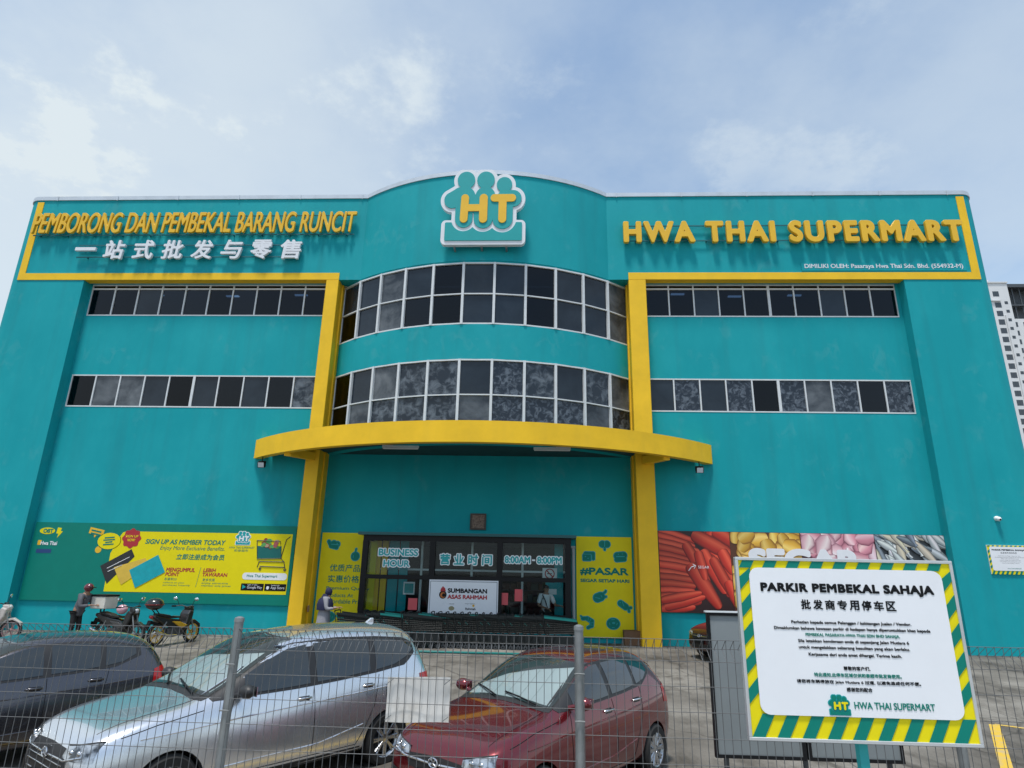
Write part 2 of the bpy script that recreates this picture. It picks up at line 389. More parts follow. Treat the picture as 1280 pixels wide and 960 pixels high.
va = nt.nodes.new('ShaderNodeVectorMath'); va.operation = 'MULTIPLY_ADD'; va.inputs[1].default_value = (0.9,0.9,0); nt.links.new(wp.outputs['Color'], va.inputs[0]); nt.links.new(tcn.outputs['Object'], va.inputs[2]); nt.links.new(va.outputs[0], vo.inputs['Vector'])
c_ = mixc(None, c_, rmp(vo.outputs['Distance'], [(0.0,(0.30,0.28,0.26)),(0.006,(0.45,0.43,0.41)),(0.011,(1,1,1))]), 'MULTIPLY', 0.7)
bk = nt.nodes.new('ShaderNodeTexBrick'); bk.offset = 0.0; bk.inputs['Scale'].default_value = 1.0; bk.inputs['Brick Width'].default_value = 4.2; bk.inputs['Row Height'].default_value = 4.2; bk.inputs['Mortar Size'].default_value = 0.012; bk.inputs['Color1'].default_value = (1,1,1,1); bk.inputs['Color2'].default_value = (0.86,0.85,0.84,1); bk.inputs['Mortar'].default_value = (0.3,0.29,0.28,1); nt.links.new(tcn.outputs['Object'], bk.inputs['Vector'])
c_ = mixc(None, c_, bk.outputs['Color'], 'MULTIPLY', 0.8)
nt.links.new(c_, b.inputs['Base Color'])
bp = nt.nodes.new('ShaderNodeBump'); bp.inputs['Strength'].default_value = 0.3; nt.links.new(nz(30, 6), bp.inputs['Height']); nt.links.new(bp.outputs[0], b.inputs['Normal'])
g = MB(); xs = [-600,-60,-30,-15,0,15,30,60,600]; ys = [-600,-20,0,4,8,12,16,19.5,30,60,1200]
for y in ys:
    for x in xs: g.v.append((x, y, lot_z(y))); g.c.append(None)
nx = len(xs)
for j in range(len(ys)-1):
    for i in range(nx-1): g.f.append((j*nx+i, j*nx+i+1, (j+1)*nx+i+1, (j+1)*nx+i)); g.mi.append(0)
tag(g.build('ground', MATS['concrete_lot']), kind='structure')
M_MARK = mat('worn_yellow_marking', (0.62,0.40,0.03), 0.8, col2=(0.38,0.33,0.25), vscale=7, vlo=0.45, vhi=0.75)
mk = MB()
def mark(p, q, wd):
    p, q = Vector(p), Vector(q); d = (q-p).normalized(); s = Vector((-d.y, d.x))*wd/2
    k = 12; vs = []
    for i in range(k+1):
        c = p.lerp(q, i/k)
        for e in (c+s, c-s): vs.append((e.x, e.y, lot_z(e.y)+0.005))
    mk.add(vs, [(2*i, 2*i+1, 2*i+3, 2*i+2) for i in range(k)])
mark((7.7,12.08), (5.9,9.15), 0.15); mark((7.72,12.1), (9.6,10.95), 0.09)
mark((-0.65,9.9), (-3.2,6.1), 0.12); mark((-4.6,10.3), (-7.0,6.6), 0.12)
tag(mk.build('parking_bay_markings', M_MARK), kind='structure')
# raised roadside verge on which the fence, the notice and the photographer stand
v = MB(); v.box(-40,40,-2.0,4.75,-0.35,0.28); v.box(-40,40,4.75,4.9,-0.35,0.30)
tag(v.build('pavement', mat('pavement_concrete', (0.33,0.32,0.30), 0.85, var=0.2, vscale=2, bump=0.2)), kind='structure')
# ================================================================== BUILDING
BL = thing('supermarket_building', 'teal three storey supermarket with yellow portal bands, curved centre bay and curved yellow canopy', 'building', (0,0,0))
ZB = 12.45; ZR = 15.98
PR = 7.87; PYC = D-math.sqrt(PR*PR-4.6*4.6)+2*math.sqrt(PR*PR-4.6*4.6)   # centre lies behind the front
def arc_pts(hw, R, yc, n, xc=XC):
    a = math.asin(hw/R); return [(xc+R*math.sin(-a+2*a*i/n), yc-R*math.cos(-a+2*a*i/n)) for i in range(n+1)]
def corner(cx, cy, r, a0, a1, n=8): return [(cx+r*math.cos(R_(a0+(a1-a0)*i/n)), cy+r*math.sin(R_(a0+(a1-a0)*i/n))) for i in range(n+1)]
def sweep(mb, path, th, z0, z1, mi=0, closed=False):
    """wall along a plan path (left to right, outside = -y side), thickness th inwards"""
    P = [Vector(p) for p in path]; n = len(P); Q = []
    for i in range(n):
        a = (P[i]-P[i-1]).normalized() if i > 0 else (P[1]-P[0]).normalized()
        c = (P[i+1]-P[i]).normalized() if i < n-1 else a
        na, nc = Vector((-a.y,a.x)), Vector((-c.y,c.x)); nn = (na+nc).normalized(); k = 1/max(nn.dot(na),0.3)
        Q.append(P[i]+nn*th*k)
    vs = [(p.x,p.y,z) for z in (z0,z1) for p in P]+[(q.x,q.y,z) for z in (z0,z1) for q in Q]
    fs = []
    for i in range(n-1):
        fs += [(i,i+1,n+i+1,n+i), (2*n+i,3*n+i,3*n+i+1,2*n+i+1), (n+i,n+i+1,3*n+i+1,3*n+i), (i,2*n+i,2*n+i+1,i+1)]
    fs += [(0,n,3*n,2*n), (n-1,3*n-1,4*n-1,2*n-1)]
    return mb.add(vs, fs, mi)
XL, XR_, CR = -20.5, 16.15, 0.55
bulge = arc_pts(4.6, PR, PYC, 32)
outl = [(XL,D+30)]+[(XL,D+8)]+corner(XL+CR,D+CR,CR,180,270)+[(-14,D)]+bulge+[(9,D)]+corner(XR_-CR,D+CR,CR,270,360)+[(XR_,D+8),(XR_,D+30)]
mb = MB(); sweep(mb, outl, 0.5, ZB, ZR); o = mb.build('parapet', M_TEAL, BL, smooth=25)
mb = MB(); sweep(mb, [(x,y) for x,y in outl], 0.56, ZR+0.002, ZR+0.10)
P2 = []
o = mb.build('coping', M_COPE, BL, smooth=25); o.scale = (1,1,1)
lip = MB(); outl2 = [(XL-0.04,D+30)]+corner(XL+CR,D+CR,CR+0.04,180,270)+[(x,y-0.04) for x,y in bulge]+corner(XR_-CR,D+CR,CR+0.04,270,360)+[(XR_+0.04,D+30)]
sweep(lip, outl2, 0.035, ZR-0.06, ZR+0.104); lp = lip.build('coping_flashing', M_COPE, BL, smooth=25)
cl = MB()
for x in np.arange(-19.2, 15.6, 2.45):
    if abs(x-XC) > 4.7: cl.box(x-0.02, x+0.02, D-0.062, D-0.03, ZR-0.09, ZR+0.10)
cl.build('coping_clip', M_COPE, BL)
mb = MB(); sweep(mb, [(XL,D+30)]+[(XL,D+8)]+corner(XL+CR,D+CR,CR,180,270)+[(-17.36,D),(-17.36,RC+0.3)], 0.3, -0.4, ZB-0.003); mb.build('wall', M_TEAL, BL, smooth=25)
mb = MB(); sweep(mb, [(13.0,RC+0.3),(13.0,D)]+corner(XR_-CR,D+CR,CR,270,360)+[(XR_,D+8),(XR_,D+30)], 0.3, -0.4, ZB-0.003); mb.build('wall', M_TEAL, BL, smooth=25)
mb = MB(); mb.box(XL+0.31,XR_-0.31,D+29.6,D+30,-0.4,ZR); mb.build('wall', M_TEAL, BL)
mb = MB(); mb.box(XL+0.5,XR_-0.5,D+0.9,D+29.5,15.0,15.2); mb.build('roof', M_GREYW, BL)
# window walls of the two wings: horizontal strips with the window bands between them
def wing(x0, x1, wx0, wx1, rows):
    mb = MB(); z = -0.4
    for z0, z1 in rows:
        mb.box(x0, x1, RC, RC+0.3, z, z0)
        mb.box(x0, wx0, RC, RC+0.3, z0, z1); mb.box(wx1, x1, RC, RC+0.3, z0, z1); z = z1
    mb.box(x0, x1, RC, RC+0.3, z, ZB-0.004) if z < ZB-0.05 else None
    mb.build('wall', M_TEAL, BL)
wing(-17.36, -7.9, -17.27, -8.0, [(7.58,8.80),(11.15,ZB-0.004)])
wing(3.75, 13.0, 3.80, 12.86, [(7.58,8.79),(11.15,ZB-0.004)])
# yellow portal frames
mb = MB(); mb.box(-20.0,-7.53,D-0.025,D+0.3,ZB-0.002,12.725); mb.box(-20.0,-19.74,D-0.024,D+0.1,12.726,15.84); mb.build('yellow_band', M_YEL, BL)
mb = MB(); mb.box(3.2,15.68,D-0.025,D+0.3,ZB-0.002,12.725); mb.box(15.40,15.68,D-0.024,D+0.1,12.726,15.84); mb.build('yellow_band', M_YEL, BL)
for x0, x1 in ((-8.0,-7.53),(3.2,3.82)):
    mb = MB(); mb.box(x0, x1, D-0.025, WE+0.1, -0.4, ZB-0.006); o = bevel_mod(mb.build('column', M_YEL, BL), 0.012, 1)
    xi = x1+0.001 if x0 < 0 else x0-0.001
    mb = MB(); s = 1 if x0 < 0 else -1; mb.box(min(xi,xi+s*0.05), max(xi,xi+s*0.05), D+0.42, WE, -0.4, ZB-0.02); mb.build('column_rib', M_YEL, BL)
# curved bay walls between the window bands
def arcwall(mb, z0, z1, R=PR, th=0.28, hw=5.40): sweep(mb, arc_pts(hw, R, PYC, 36), th, z0, z1)
mb = MB(); arcwall(mb, 8.84, 10.08); mb.build('wall', M_TEAL, BL, smooth=25)
mb = MB(); arcwall(mb, 6.0, 6.42); mb.build('wall', M_TEAL, BL, smooth=25)
mb = MB(); arcwall(mb, 12.385, ZB+0.3, R=PR-0.02); mb.build('wall', M_TEAL, BL, smooth=25)
mb = MB(); mb.box(-7.52,3.2,D+0.55,WE+0.3,12.40,12.44); mb.build('soffit', M_GREYW, BL)
# dark rooms behind the upper windows
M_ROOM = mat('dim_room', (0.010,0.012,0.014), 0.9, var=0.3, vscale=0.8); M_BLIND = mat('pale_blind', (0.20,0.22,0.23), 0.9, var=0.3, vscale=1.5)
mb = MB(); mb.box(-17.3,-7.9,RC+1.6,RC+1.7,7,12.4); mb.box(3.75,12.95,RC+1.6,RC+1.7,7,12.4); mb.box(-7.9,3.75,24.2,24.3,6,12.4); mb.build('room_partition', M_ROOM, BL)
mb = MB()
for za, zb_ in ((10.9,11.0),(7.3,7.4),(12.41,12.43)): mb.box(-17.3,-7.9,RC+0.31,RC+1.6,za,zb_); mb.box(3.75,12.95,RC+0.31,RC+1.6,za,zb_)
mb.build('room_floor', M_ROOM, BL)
# ------------------------------------------------------------------ windows
M_GL = [glass('tinted_glass', (0.50,0.66,0.85), 0.45, ior=1.40), glass('tinted_glass_dark', (0.45,0.62,0.85), 0.32, ior=1.36)]
def film(name, c1, c2, sc, lo, hi, rough=0.12, dist=2.0):
    mm = mat(name, c1, rough, col2=c2, vscale=sc, vlo=lo, vhi=hi, spec=0.4)
    for n in mm.node_tree.nodes:
        if n.type == 'TEX_NOISE': n.inputs['Distortion'].default_value = dist
    return mm
M_FILM = [film('window_film_flower', (0.018,0.027,0.040), (0.13,0.155,0.185), 3.4, 0.46, 0.64, 0.12, 0.5), film('window_film_frost', (0.025,0.034,0.046), (0.19,0.21,0.23), 1.1, 0.36, 0.78, 0.25, 0.3),
          film('window_film_scroll', (0.016,0.024,0.038), (0.12,0.145,0.18), 6.0, 0.47, 0.63, 0.12, 0.9), film('window_blank', (0.007,0.013,0.022), (0.022,0.033,0.047), 0.9, 0.3, 0.7, 0.03, 0.3)]
rnd = random.Random(5)
def quad_pane(P, parent, m, out):
    """pane between corner points (bl, br, tr, tl), 8 mm thick"""
    mb = MB(); n = (Vector(P[1])-Vector(P[0])).cross(Vector(P[3])-Vector(P[0])).normalized()*0.008
    P = [Vector(p) for p in P]; mb.add(P+[p-n for p in P], [(0,1,2,3),(7,6,5,4),(0,4,5,1),(1,5,6,2),(2,6,7,3),(3,7,4,0)])
    return mb.build('pane', m, parent)
def ribbon(x0, x1, z0, z1, n, pick, transom=None, double=()):
    fr = MB(); y0, y1 = RC-0.012, RC+0.07; t = 0.045
    fr.box(x0,x1,y0,y1,z0,z0+t); fr.box(x0,x1,y0,y1,z1-t,z1)
    xs = [x0+(x1-x0)*i/n for i in range(n+1)]
    for i, x in enumerate(xs):
        k = 0.024+(0.022 if i in double else 0)
        fr.box(max(x-k,x0), min(x+k,x1), y0+0.001, y1-0.001, z0+t+0.0005, z1-t-0.0005)
    if transom: 
        for a, c in zip(xs, xs[1:]): fr.box(a+0.026, c-0.026, y0+0.002, y1-0.002, transom-0.03, transom+0.03)
    wn = fr.build('window', M_ALU, BL)
    for i, (a, c) in enumerate(zip(xs, xs[1:])):
        zt = transom-0.03 if transom else z1-t
        tl = rnd.uniform(-0.004,0.004)
        quad_pane([(a+0.02,RC+0.03+tl,z0+t),(c-0.02,RC+0.03-tl,z0+t),(c-0.02,RC+0.03-tl,zt),(a+0.02,RC+0.03+tl,zt)], wn, pick(i), 0)
        if transom: quad_pane([(a+0.02,RC+0.03,transom+0.03),(c-0.02,RC+0.03,transom+0.03),(c-0.02,RC+0.03,z1-t),(a+0.02,RC+0.03,z1-t)], wn, M_GL[1], 0)
    return wn
FL, FR_, SC, BK, G0, G1 = M_FILM[0], M_FILM[1], M_FILM[2], M_FILM[3], M_GL[0], M_GL[1]
ribbon(-17.27,-8.0,11.15,12.44,10, lambda i: [G1,G1,BK,G0,G0,G1,G0,G1,G1,G1][i], 12.26)
ribbon(-17.27,-8.0,7.58,8.80,10, lambda i: [G1,FR_,FR_,BK,G1,BK,G0,BK,G0,FL][i], double=(5,))
ribbon(3.80,12.86,11.15,12.44,10, lambda i: [G1,G1,BK,G1,G1,G1,G1,BK,G1,G1][i], 12.26, double=(5,))
ribbon(3.80,12.86,7.58,8.79,10, lambda i: [BK,SC,BK,SC,G1,SC,FR_,SC,G0,SC][i], double=(5,))
def bay(z0, zm, z1, pick, n=11):
    fr = MB(); a = math.asin(5.38/(PR-0.01)); A = [-a+2*a*i/n for i in range(n+1)]; t = 0.05
    at = lambda th, R: Vector((XC+R*math.sin(th), PYC-R*math.cos(th), 0))
    for z in (z0+t/2, zm, z1-t/2):
        for p, q in zip(A, A[1:]):
            c = (at(p,PR-0.02)+at(q,PR-0.02))/2; c.z = z; d = (at(q,PR)-at(p,PR)); u = d/2; nn = Vector((-d.y,d.x,0)).normalized()*0.035
            fr.obox(c, u, nn, (0,0,t/2 if z != zm else 0.02))
    for th in A:
        c = at(th,PR-0.015); c.z = (z0+z1)/2; rad = Vector((math.sin(th),-math.cos(th),0)); tg = Vector((math.cos(th),math.sin(th),0))
        fr.obox(c, tg*0.042, rad*0.046, (0,0,(z1-z0)/2-0.001))
    wn = fr.build('window', M_ALU, BL)
    for i, (p, q) in enumerate(zip(A, A[1:])):
        for r, (za, zb_) in enumerate(((z0+t,zm-0.02),(zm+0.02,z1-t))):
            P = [at(p,PR-0.05)+Vector((0,0,za)), at(q,PR-0.05)+Vector((0,0,za)), at(q,PR-0.05)+Vector((0,0,zb_)), at(p,PR-0.05)+Vector((0,0,zb_))]
            k = 0.03/(P[1]-P[0]).length; e = (P[1]-P[0])*k
            quad_pane([P[0]+e,P[1]-e,P[2]-e,P[3]+e], wn, pick(i, r), 0)
bay(10.08, 11.2, 12.385, lambda i, r: [[G1,BK,FR_,G0,G1,BK,BK,G1,BK,BK,FR_],[BK,BK,FR_,BK,G1,BK,BK,G1,BK,BK,FR_]][r][i])
bay(6.42, 7.62, 8.84, lambda i, r: [[G1,FR_,FL,FL,FL,FR_,SC,SC,SC,FR_,SC],[G1,BK,FR_,FL,FL,BK,SC,FL,BK,FL,FR_]][r][i])
# ceiling lights just seen through the top windows
M_LAMP = mat('lamp_glow', (0.85,0.93,1.0), emit=1.2)
mb = MB()
for x, y in ((-15.2,RC+0.8),(-12.2,RC+0.9),(-9.4,RC+0.8),(5.2,RC+0.7),(7.4,RC+0.9),(9.6,RC+0.8)): mb.box(x-0.25,x+0.25,y-0.05,y+0.05,12.36,12.40)
mb.build('ceiling_lamp', M_LAMP, BL)
# ------------------------------------------------------------------ canopy
CXC, CR_, CYC = -2.07, 11.1, 29.0
ca = arc_pts(7.9, CR_, CYC, 44, CXC); ca_in = arc_pts(7.76, CR_-0.26, CYC, 44, CXC)
fa = MB(); sweep(fa, ca, 0.24, 5.75, 6.40); canopy = fa.build('canopy', M_YEL, BL, smooth=25)
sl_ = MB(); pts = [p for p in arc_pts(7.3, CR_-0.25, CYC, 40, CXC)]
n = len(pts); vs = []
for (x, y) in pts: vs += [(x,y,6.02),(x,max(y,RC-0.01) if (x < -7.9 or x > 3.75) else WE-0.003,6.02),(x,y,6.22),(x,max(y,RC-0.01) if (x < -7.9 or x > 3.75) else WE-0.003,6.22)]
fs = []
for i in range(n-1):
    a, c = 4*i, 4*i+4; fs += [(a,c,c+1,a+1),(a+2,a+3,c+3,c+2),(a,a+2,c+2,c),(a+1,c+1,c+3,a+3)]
sl_.add(vs, fs); sl_.build('canopy_slab', mat('soffit_shade_teal', (0.006,0.06,0.07), 0.85, var=0.15), canopy)  # teal darkened so that the colour carries the shade under the canopy
for x0, x1, s in ((-8.0,-7.53,-1),(3.2,3.82,1)):
    br = MB(); xm = (x0+x1)/2
    yf = CYC-math.sqrt(CR_**2-(xm+s*0.5-CXC)**2)+0.26
    br.obox(((xm+xm+s*0.55)/2,(D-0.05+yf)/2,5.78), Vector(((s*0.55)/2,(yf-(D-0.05))/2,0)), Vector((0.10,0.02,0)), (0,0,0.13)); br.build('bracket', M_YEL, canopy)
for x in (-4.53, 0.4):
    t = thing('tube_lamp', 'unlit white tube lamp under the canopy, %s one' % ('left-hand' if x < -2 else 'right-hand'), 'lamp', (x,19.9,5.98), group='tube lamps under the canopy')
    q = MB(); q.box(-0.6,0.6,-0.04,0.04,-0.05,0.035); q.build('batten', M_ALU, t); q = MB(); q.tube([(-0.58,0,-0.075),(0.58,0,-0.075)], 0.018, 8); q.build('tube', M_WHITE, t, 60)
for x, s in ((-9.5,'left'),(5.28,'right')):
    yy = CYC-math.sqrt(CR_**2-(x-CXC)**2)+0.12
    t = thing('floodlight', 'small black floodlight hanging from the %s end of the yellow canopy' % s, 'floodlight', (x,yy,5.75), group='floodlights on the canopy')
    q = MB(); q.tube([(0,0,0),(0,0,-0.16)], 0.018, 8); q.tube([(-0.13,0,-0.30),(-0.13,0,-0.15),(0.13,0,-0.15),(0.13,0,-0.30)], 0.012, 6); q.build('bracket', M_BLACK, t)
    q = MB(); q.obox((0,-0.02,-0.27), (0.12,0,0), (0,0.05,0.02), (0,-0.03,0.09)); q.build('lamp_housing', M_BLACK, t); q = MB(); q.obox((0,-0.075,-0.29), (0.10,0,0), (0,0.004,0.0016), (0,-0.03,0.075)); q.build('lens', mat('lamp_lens', (0.6,0.65,0.7), 0.1), t)
# ------------------------------------------------------------------ entrance wall and glazed lobby front
mb = MB(); mb.box(-7.53,3.2,WE,WE+0.25,3.12,6.3); mb.box(-7.53,-5.72,WE,WE+0.25,-0.4,3.12); mb.box(1.0,3.2,WE,WE+0.25,-0.4,3.12); mb.build('wall', M_TEAL, BL)
VY = WE-0.9
lob = MB(); lob.box(-5.66,0.96,VY+0.02,VY+0.16,-0.3,0.74); lob.box(-5.66,-5.5,VY+0.165,WE-0.002,-0.3,0.74); lob.box(0.80,0.96,VY+0.165,WE-0.002,-0.3,0.74); lob.build('lobby_plinth', M_TEAL, BL)
lob = MB(); lob.box(-5.9,1.2,VY-0.12,WE-0.002,3.21,3.30); lob.build('lobby_roof', mat('dark_teal_metal', (0.012,0.10,0.11), 0.5), BL)
fr = MB(); y0, y1 = VY-0.02, VY+0.12
fr.box(-5.73,1.03,y0,y1,0.745,0.86); fr.box(-5.73,1.03,y0,y1,3.03,3.205)
for x in (-5.65,-3.44,-1.26,0.93): fr.box(x-0.09,x+0.09,y0+0.002,y1-0.002,0.861,3.029)
for a, c in ((-5.56,-3.53),(-3.35,-1.35),(-1.17,0.84)): fr.box(a,c,y0+0.004,y1-0.004,1.84,1.97)
fr.box(-5.73,-5.61,y1+0.002,WE-0.003,3.03,3.2); fr.box(0.91,1.03,y1+0.002,WE-0.003,3.03,3.2); fr.box(-5.73,-5.61,y1+0.002,WE-0.003,0.745,0.86); fr.box(0.91,1.03,y1+0.002,WE-0.003,0.745,0.86)
scr = fr.build('glazed_screen', M_BLACK, BL)
M_CLEAR = glass('clear_glass', (0.90,0.97,0.97), 0.93, ior=1.30)
for a, c in ((-5.56,-3.53),(-3.35,-1.35),(-1.17,0.84)):
    for za, zb_ in ((0.86,1.84),(1.97,3.03)): quad_pane([(a,VY+0.05,za),(c,VY+0.05,za),(c,VY+0.05,zb_),(a,VY+0.05,zb_)], scr, M_CLEAR, 0)
for x in (-5.67,0.97): 
    mb = MB(); mb.box(x-0.004,x+0.004,VY+0.13,WE-0.01,0.87,3.02); mb.build('pane', M_CLEAR, scr)
# shop interior seen through the screen
M_DARKIN = mat('shop_interior', (0.045,0.045,0.045), 0.8, var=0.4, vscale=1.0)
mb = MB(); mb.box(-7.5,3.2,27.0,27.1,-0.3,3.3); mb.box(-7.5,-7.4,WE+0.26,27,-0.3,3.3); mb.box(3.1,3.2,WE+0.26,27,-0.3,3.3); mb.box(-7.5,3.2,WE+0.26,27,3.13,3.2); mb.build('shop_wall', M_DARKIN, BL)
mb = MB(); mb.box(-5.72,1.0,VY+0.17,27,-0.3,0.012); mb.build('shop_floor', mat('shop_tiles', (0.22,0.21,0.20), 0.35, var=0.1), BL)
inner = MB()
for x in (-3.95,-2.25,-0.55): inner.box(x-0.035,x+0.035,WE+0.05,WE+0.12,0.02,3.1)
inner.box(-5.7,0.98,WE+0.052,WE+0.118,2.12,2.18); inner.build('inner_door_frame', M_ALU, BL)
for x0, x1, m_ in ((-5.05,-4.72,M_TEAL),(-4.68,-4.40,M_TEAL),(0.52,0.80,M_TEAL),(-5.50,-5.34,M_YEL),(-5.30,-5.10,M_YEL)):
    mb = MB(); mb.box(x0,x1,WE-0.02,WE+0.04,0.02,3.1); mb.build('door_pilaster', m_, BL)
shelf = thing('shop_shelving', 'dark shelf unit of mixed goods deep inside the shop', 'shelf', (-1.6,25.2,0.012))
q = MB()
for z in (0.1,0.55,1.0,1.45,1.9): q.box(-2.6,2.6,0,0.45,z,z+0.03)
for x in (-2.62,-0.9,0.9,2.6): q.box(x,x+0.03,0,0.47,0,2.1)
q.build('rack', M_DKGREY, shelf); q = MB(); rg = random.Random(3)
for z in (0.13,0.58,1.03,1.48):
    x = -2.5
    while x < 2.4:
        w_ = rg.uniform(0.12,0.35); q.col = rg.choice([(0.12,0.05,0.02),(0.10,0.10,0.03),(0.02,0.06,0.05),(0.12,0.12,0.12),(0.07,0.01,0.01)]); q.box(x,x+w_*0.9,0.04,0.40,z,z+rg.uniform(0.2,0.36)); x += w_
o = q.build('goods', M_PRINT, shelf); o['kind'] = 'stuff'
# downpipe by the yellow poster
mb = MB(); mb.tube([(1.14,WE-0.07,-0.25),(1.14,WE-0.07,2.92)], 0.055, 12); mb.box(1.07,1.21,WE-0.14,WE-0.002,2.92,3.0)
tag(mb.build('downpipe', mat('grey_pvc', (0.33,0.37,0.38), 0.5), None, 40), 'grey downpipe running down the teal wall beside the yellow market poster', 'pipe')
# ================================================================== SIGNS
M_LETY = mat('sign_yellow', (0.80,0.47,0.02), 0.4, var=0.05, vscale=2)
M_LETW = mat('sign_white', (0.74,0.76,0.80), 0.4, var=0.03)
def rails(parent, x0, x1, zs, y, posts, zp):
    q = MB()
    for z in zs: q.box(x0, x1, y-0.015, y+0.015, z-0.02, z+0.02)
    for x in posts: q.box(x-0.02, x+0.02, y+0.02, y+0.11, zp[0], zp[1])
    return q.build('mounting_rail', mat('rail_teal', (0.012,0.13,0.15), 0.5), parent)
t = thing('shop_sign', 'long yellow condensed slanted raised letters along the top of the left wing', 'sign', (0,D-0.20,0))
lettering('sign_letters', t, M_LETY, 0, 'PEMBORONG DAN PEMBEKAL BARANG RUNCIT', -19.78, -7.03, 14.33, 15.22, depth=0.10, bold=0.016, shear=0.14, res=40, bevel=0.006)
rails(t, -19.75, -7.1, (14.30,15.12), 0.09, np.arange(-19.5,-7.1,1.1), (14.28,14.32))
t = thing('shop_sign', 'row of raised white Chinese characters under the long yellow letters', 'sign', (0,D-0.18,0))
chars = '一站式批发与零售'
q = []
for i, ch in enumerate(chars):
    x = -17.83+i*1.143; z0, z1 = (13.22,14.02) if ch != '一' else (13.58,13.72)
    me = text_mesh(ch, x, x+0.81, z0, z1, depth=0.10, bold=0.024 if ch != '一' else 0.12, shear=0.08, res=44 if ch != '一' else 14, bevel=0.006)
    link('sign_letters', me, M_LETW, t)
rails(t, -17.8, -9.1, (13.36,13.86), 0.08, np.arange(-17.4,-9.2,1.143), (13.34,13.38))
t = thing('shop_sign', 'bold rounded yellow raised letters along the top of the right wing', 'sign', (0,D-0.20,0))
lettering('sign_letters', t, M_LETY, 0, 'HWA THAI SUPERMART', 3.04, 15.26, 13.83, 14.72, depth=0.14, bold=0.060, spacing=1.22, res=44, bevel=0.010)
rails(t, 3.2, 15.1, (13.98,14.60), 0.10, np.arange(3.5,15.1,1.3), (13.96,14.0))
t = thing('shop_sign', 'thin strip with small white company name letters under the rounded yellow letters', 'sign', (0,D-0.002,0))
q = MB(); q.box(9.45,15.25,-0.02,0,12.79,13.11); q.build('backing_strip', M_TEAL, t)
lettering('sign_letters', t, M_LETW, -0.024, 'DIMILIKI OLEH: Pasaraya Hwa Thai Sdn. Bhd. (554932-M)', 9.56, 15.14, 12.84, 13.06, bold=0.02, res=26, depth=0.01)
# --- the logo, as layers: white outline, teal shapes, yellow letters
def logo(parent, x0, x1, z0, z1, y, th=0.14, step=0.02, mats=(None,None,None), h=5.0, base=True):
    """three figures over a tray with the letters H T; drawn in a 0..840 x 0..740 frame (u right, v down)"""
    s = SDF(-10, 850, -745, 10, h); mn = lambda *a: np.minimum.reduce(a)
    C = lambda x, y_, r: s.circle(x-95, -(y_-135), r)
    K = lambda a, b, c, d, r: s.cap(a-95, -(b-135), c-95, -(d-135), r)
    body = mn(C(345,235,87), C(540,235,87), C(725,282,76), K(345,290,345,330,48), K(540,290,540,330,48), K(725,320,725,350,45),
              K(345,400,300,400,95), K(300,385,215,435,80), K(540,400,540,400,98), K(735,420,815,420,82), K(335,480,335,620,85), K(525,480,525,620,92), K(715,480,715,620,98), K(400,470,650,470,90))
    tray = s.rbox(155-95, 905-95, -(830-135), -(655-135), 12)
    out = body-36; trayo = s.rbox(118-95, 938-95, -(866-135), -(630-135), 45)
    white = mn(out, trayo) if base else out
    teal = mn(body, np.maximum(tray, -(body-36))) if base else body
    lets = mn(K(342,420,336,624,38), K(525,420,525,624,40), K(345,516,520,516,34), K(630,420,805,420,37), K(712,425,712,626,39))
    sx, sz = (x1-x0)/845.0, (z1-z0)/(735.0 if base else 650.0)
    names = ('logo_outline','logo_figures','logo_letters')
    for i, (gr, m_) in enumerate(zip((white, teal, lets), mats)):
        if m_ is None: continue
        lps = [[(x0+a*sx, z1+b*sz) for a, b in lp] for lp in contours(gr, s.x0, s.y0, h)]
        me = stand(loops_mesh(lps, th if i == 0 else step, names[i])); o = link(names[i], me, m_, parent); o.location.y = y-(0 if i == 0 else th/2+step*(0.5+i-1)+0.001*i)
t = thing('logo_sign', 'large white edged teal logo of three figures over yellow letters, on the curved parapet', 'sign', (0,19.4-0.26,0))
logo(t, -3.56, -0.54, 12.86, 15.83, 0, 0.16, 0.03, (M_LETW, mat('logo_teal', (0.0,0.33,0.34), 0.4, var=0.03), M_LETY), h=3.5)
q = MB()
for x in (-3.0,-2.05,-1.2): q.box(x-0.03,x+0.03,0.05,0.35,12.80,12.86); q.box(x-0.02,x+0.02,0.05,0.30,13.9,13.94)
q.build('mounting_bracket', M_STEEL, t)
# --- membership banner (left)
def flat(parent, name, poly, y, m, th=0.004):
    q = MB(); q.prism(poly, lambda u, v, k: (u, k, v), y, y-th); return q.build(name, m, parent)
def rrect(x0, x1, z0, z1, r, n=5):
    P = []
    for cx, cz, a in ((x1-r,z0+r,-90),(x1-r,z1-r,0),(x0+r,z1-r,90),(x0+r,z0+r,180)):
        P += [(cx+r*math.cos(R_(a+90*i/n)), cz+r*math.sin(R_(a+90*i/n))) for i in range(n+1)]
    return P
def circ(x, z, r, rz=None, n=20): return [(x+r*math.cos(2*math.pi*i/n), z+(rz or r)*math.sin(2*math.pi*i/n)) for i in range(n)]
YB = RC-0.06
t = thing('membership_banner', 'wide dark green banner with yellow panel about joining as a member', 'banner', (0,YB,0))
q = MB(); q.box(-17.27,-8.16,0,0.055,0.93,3.46); q.build('banner_panel', M_GREEN, t)
flat(t, 'yellow_panel', [(-14.42,1.25),(-8.27,1.27),(-8.27,3.20),(-14.02,3.20),(-14.14,3.16),(-14.21,3.04),(-14.44,2.47)], -0.001, M_PYEL)
y = -0.008
flat(t, 'emblem', [(-17.08+0.54*u, 3.17+0.11*v) for u, v in circ(0.5,0,0.5,1)], -0.001, M_PYEL)
lettering('print_text', t, M_GREEN, y, 'OBT', -16.95, -16.6, 3.1, 3.24, bold=0.06, res=14, depth=0.002)
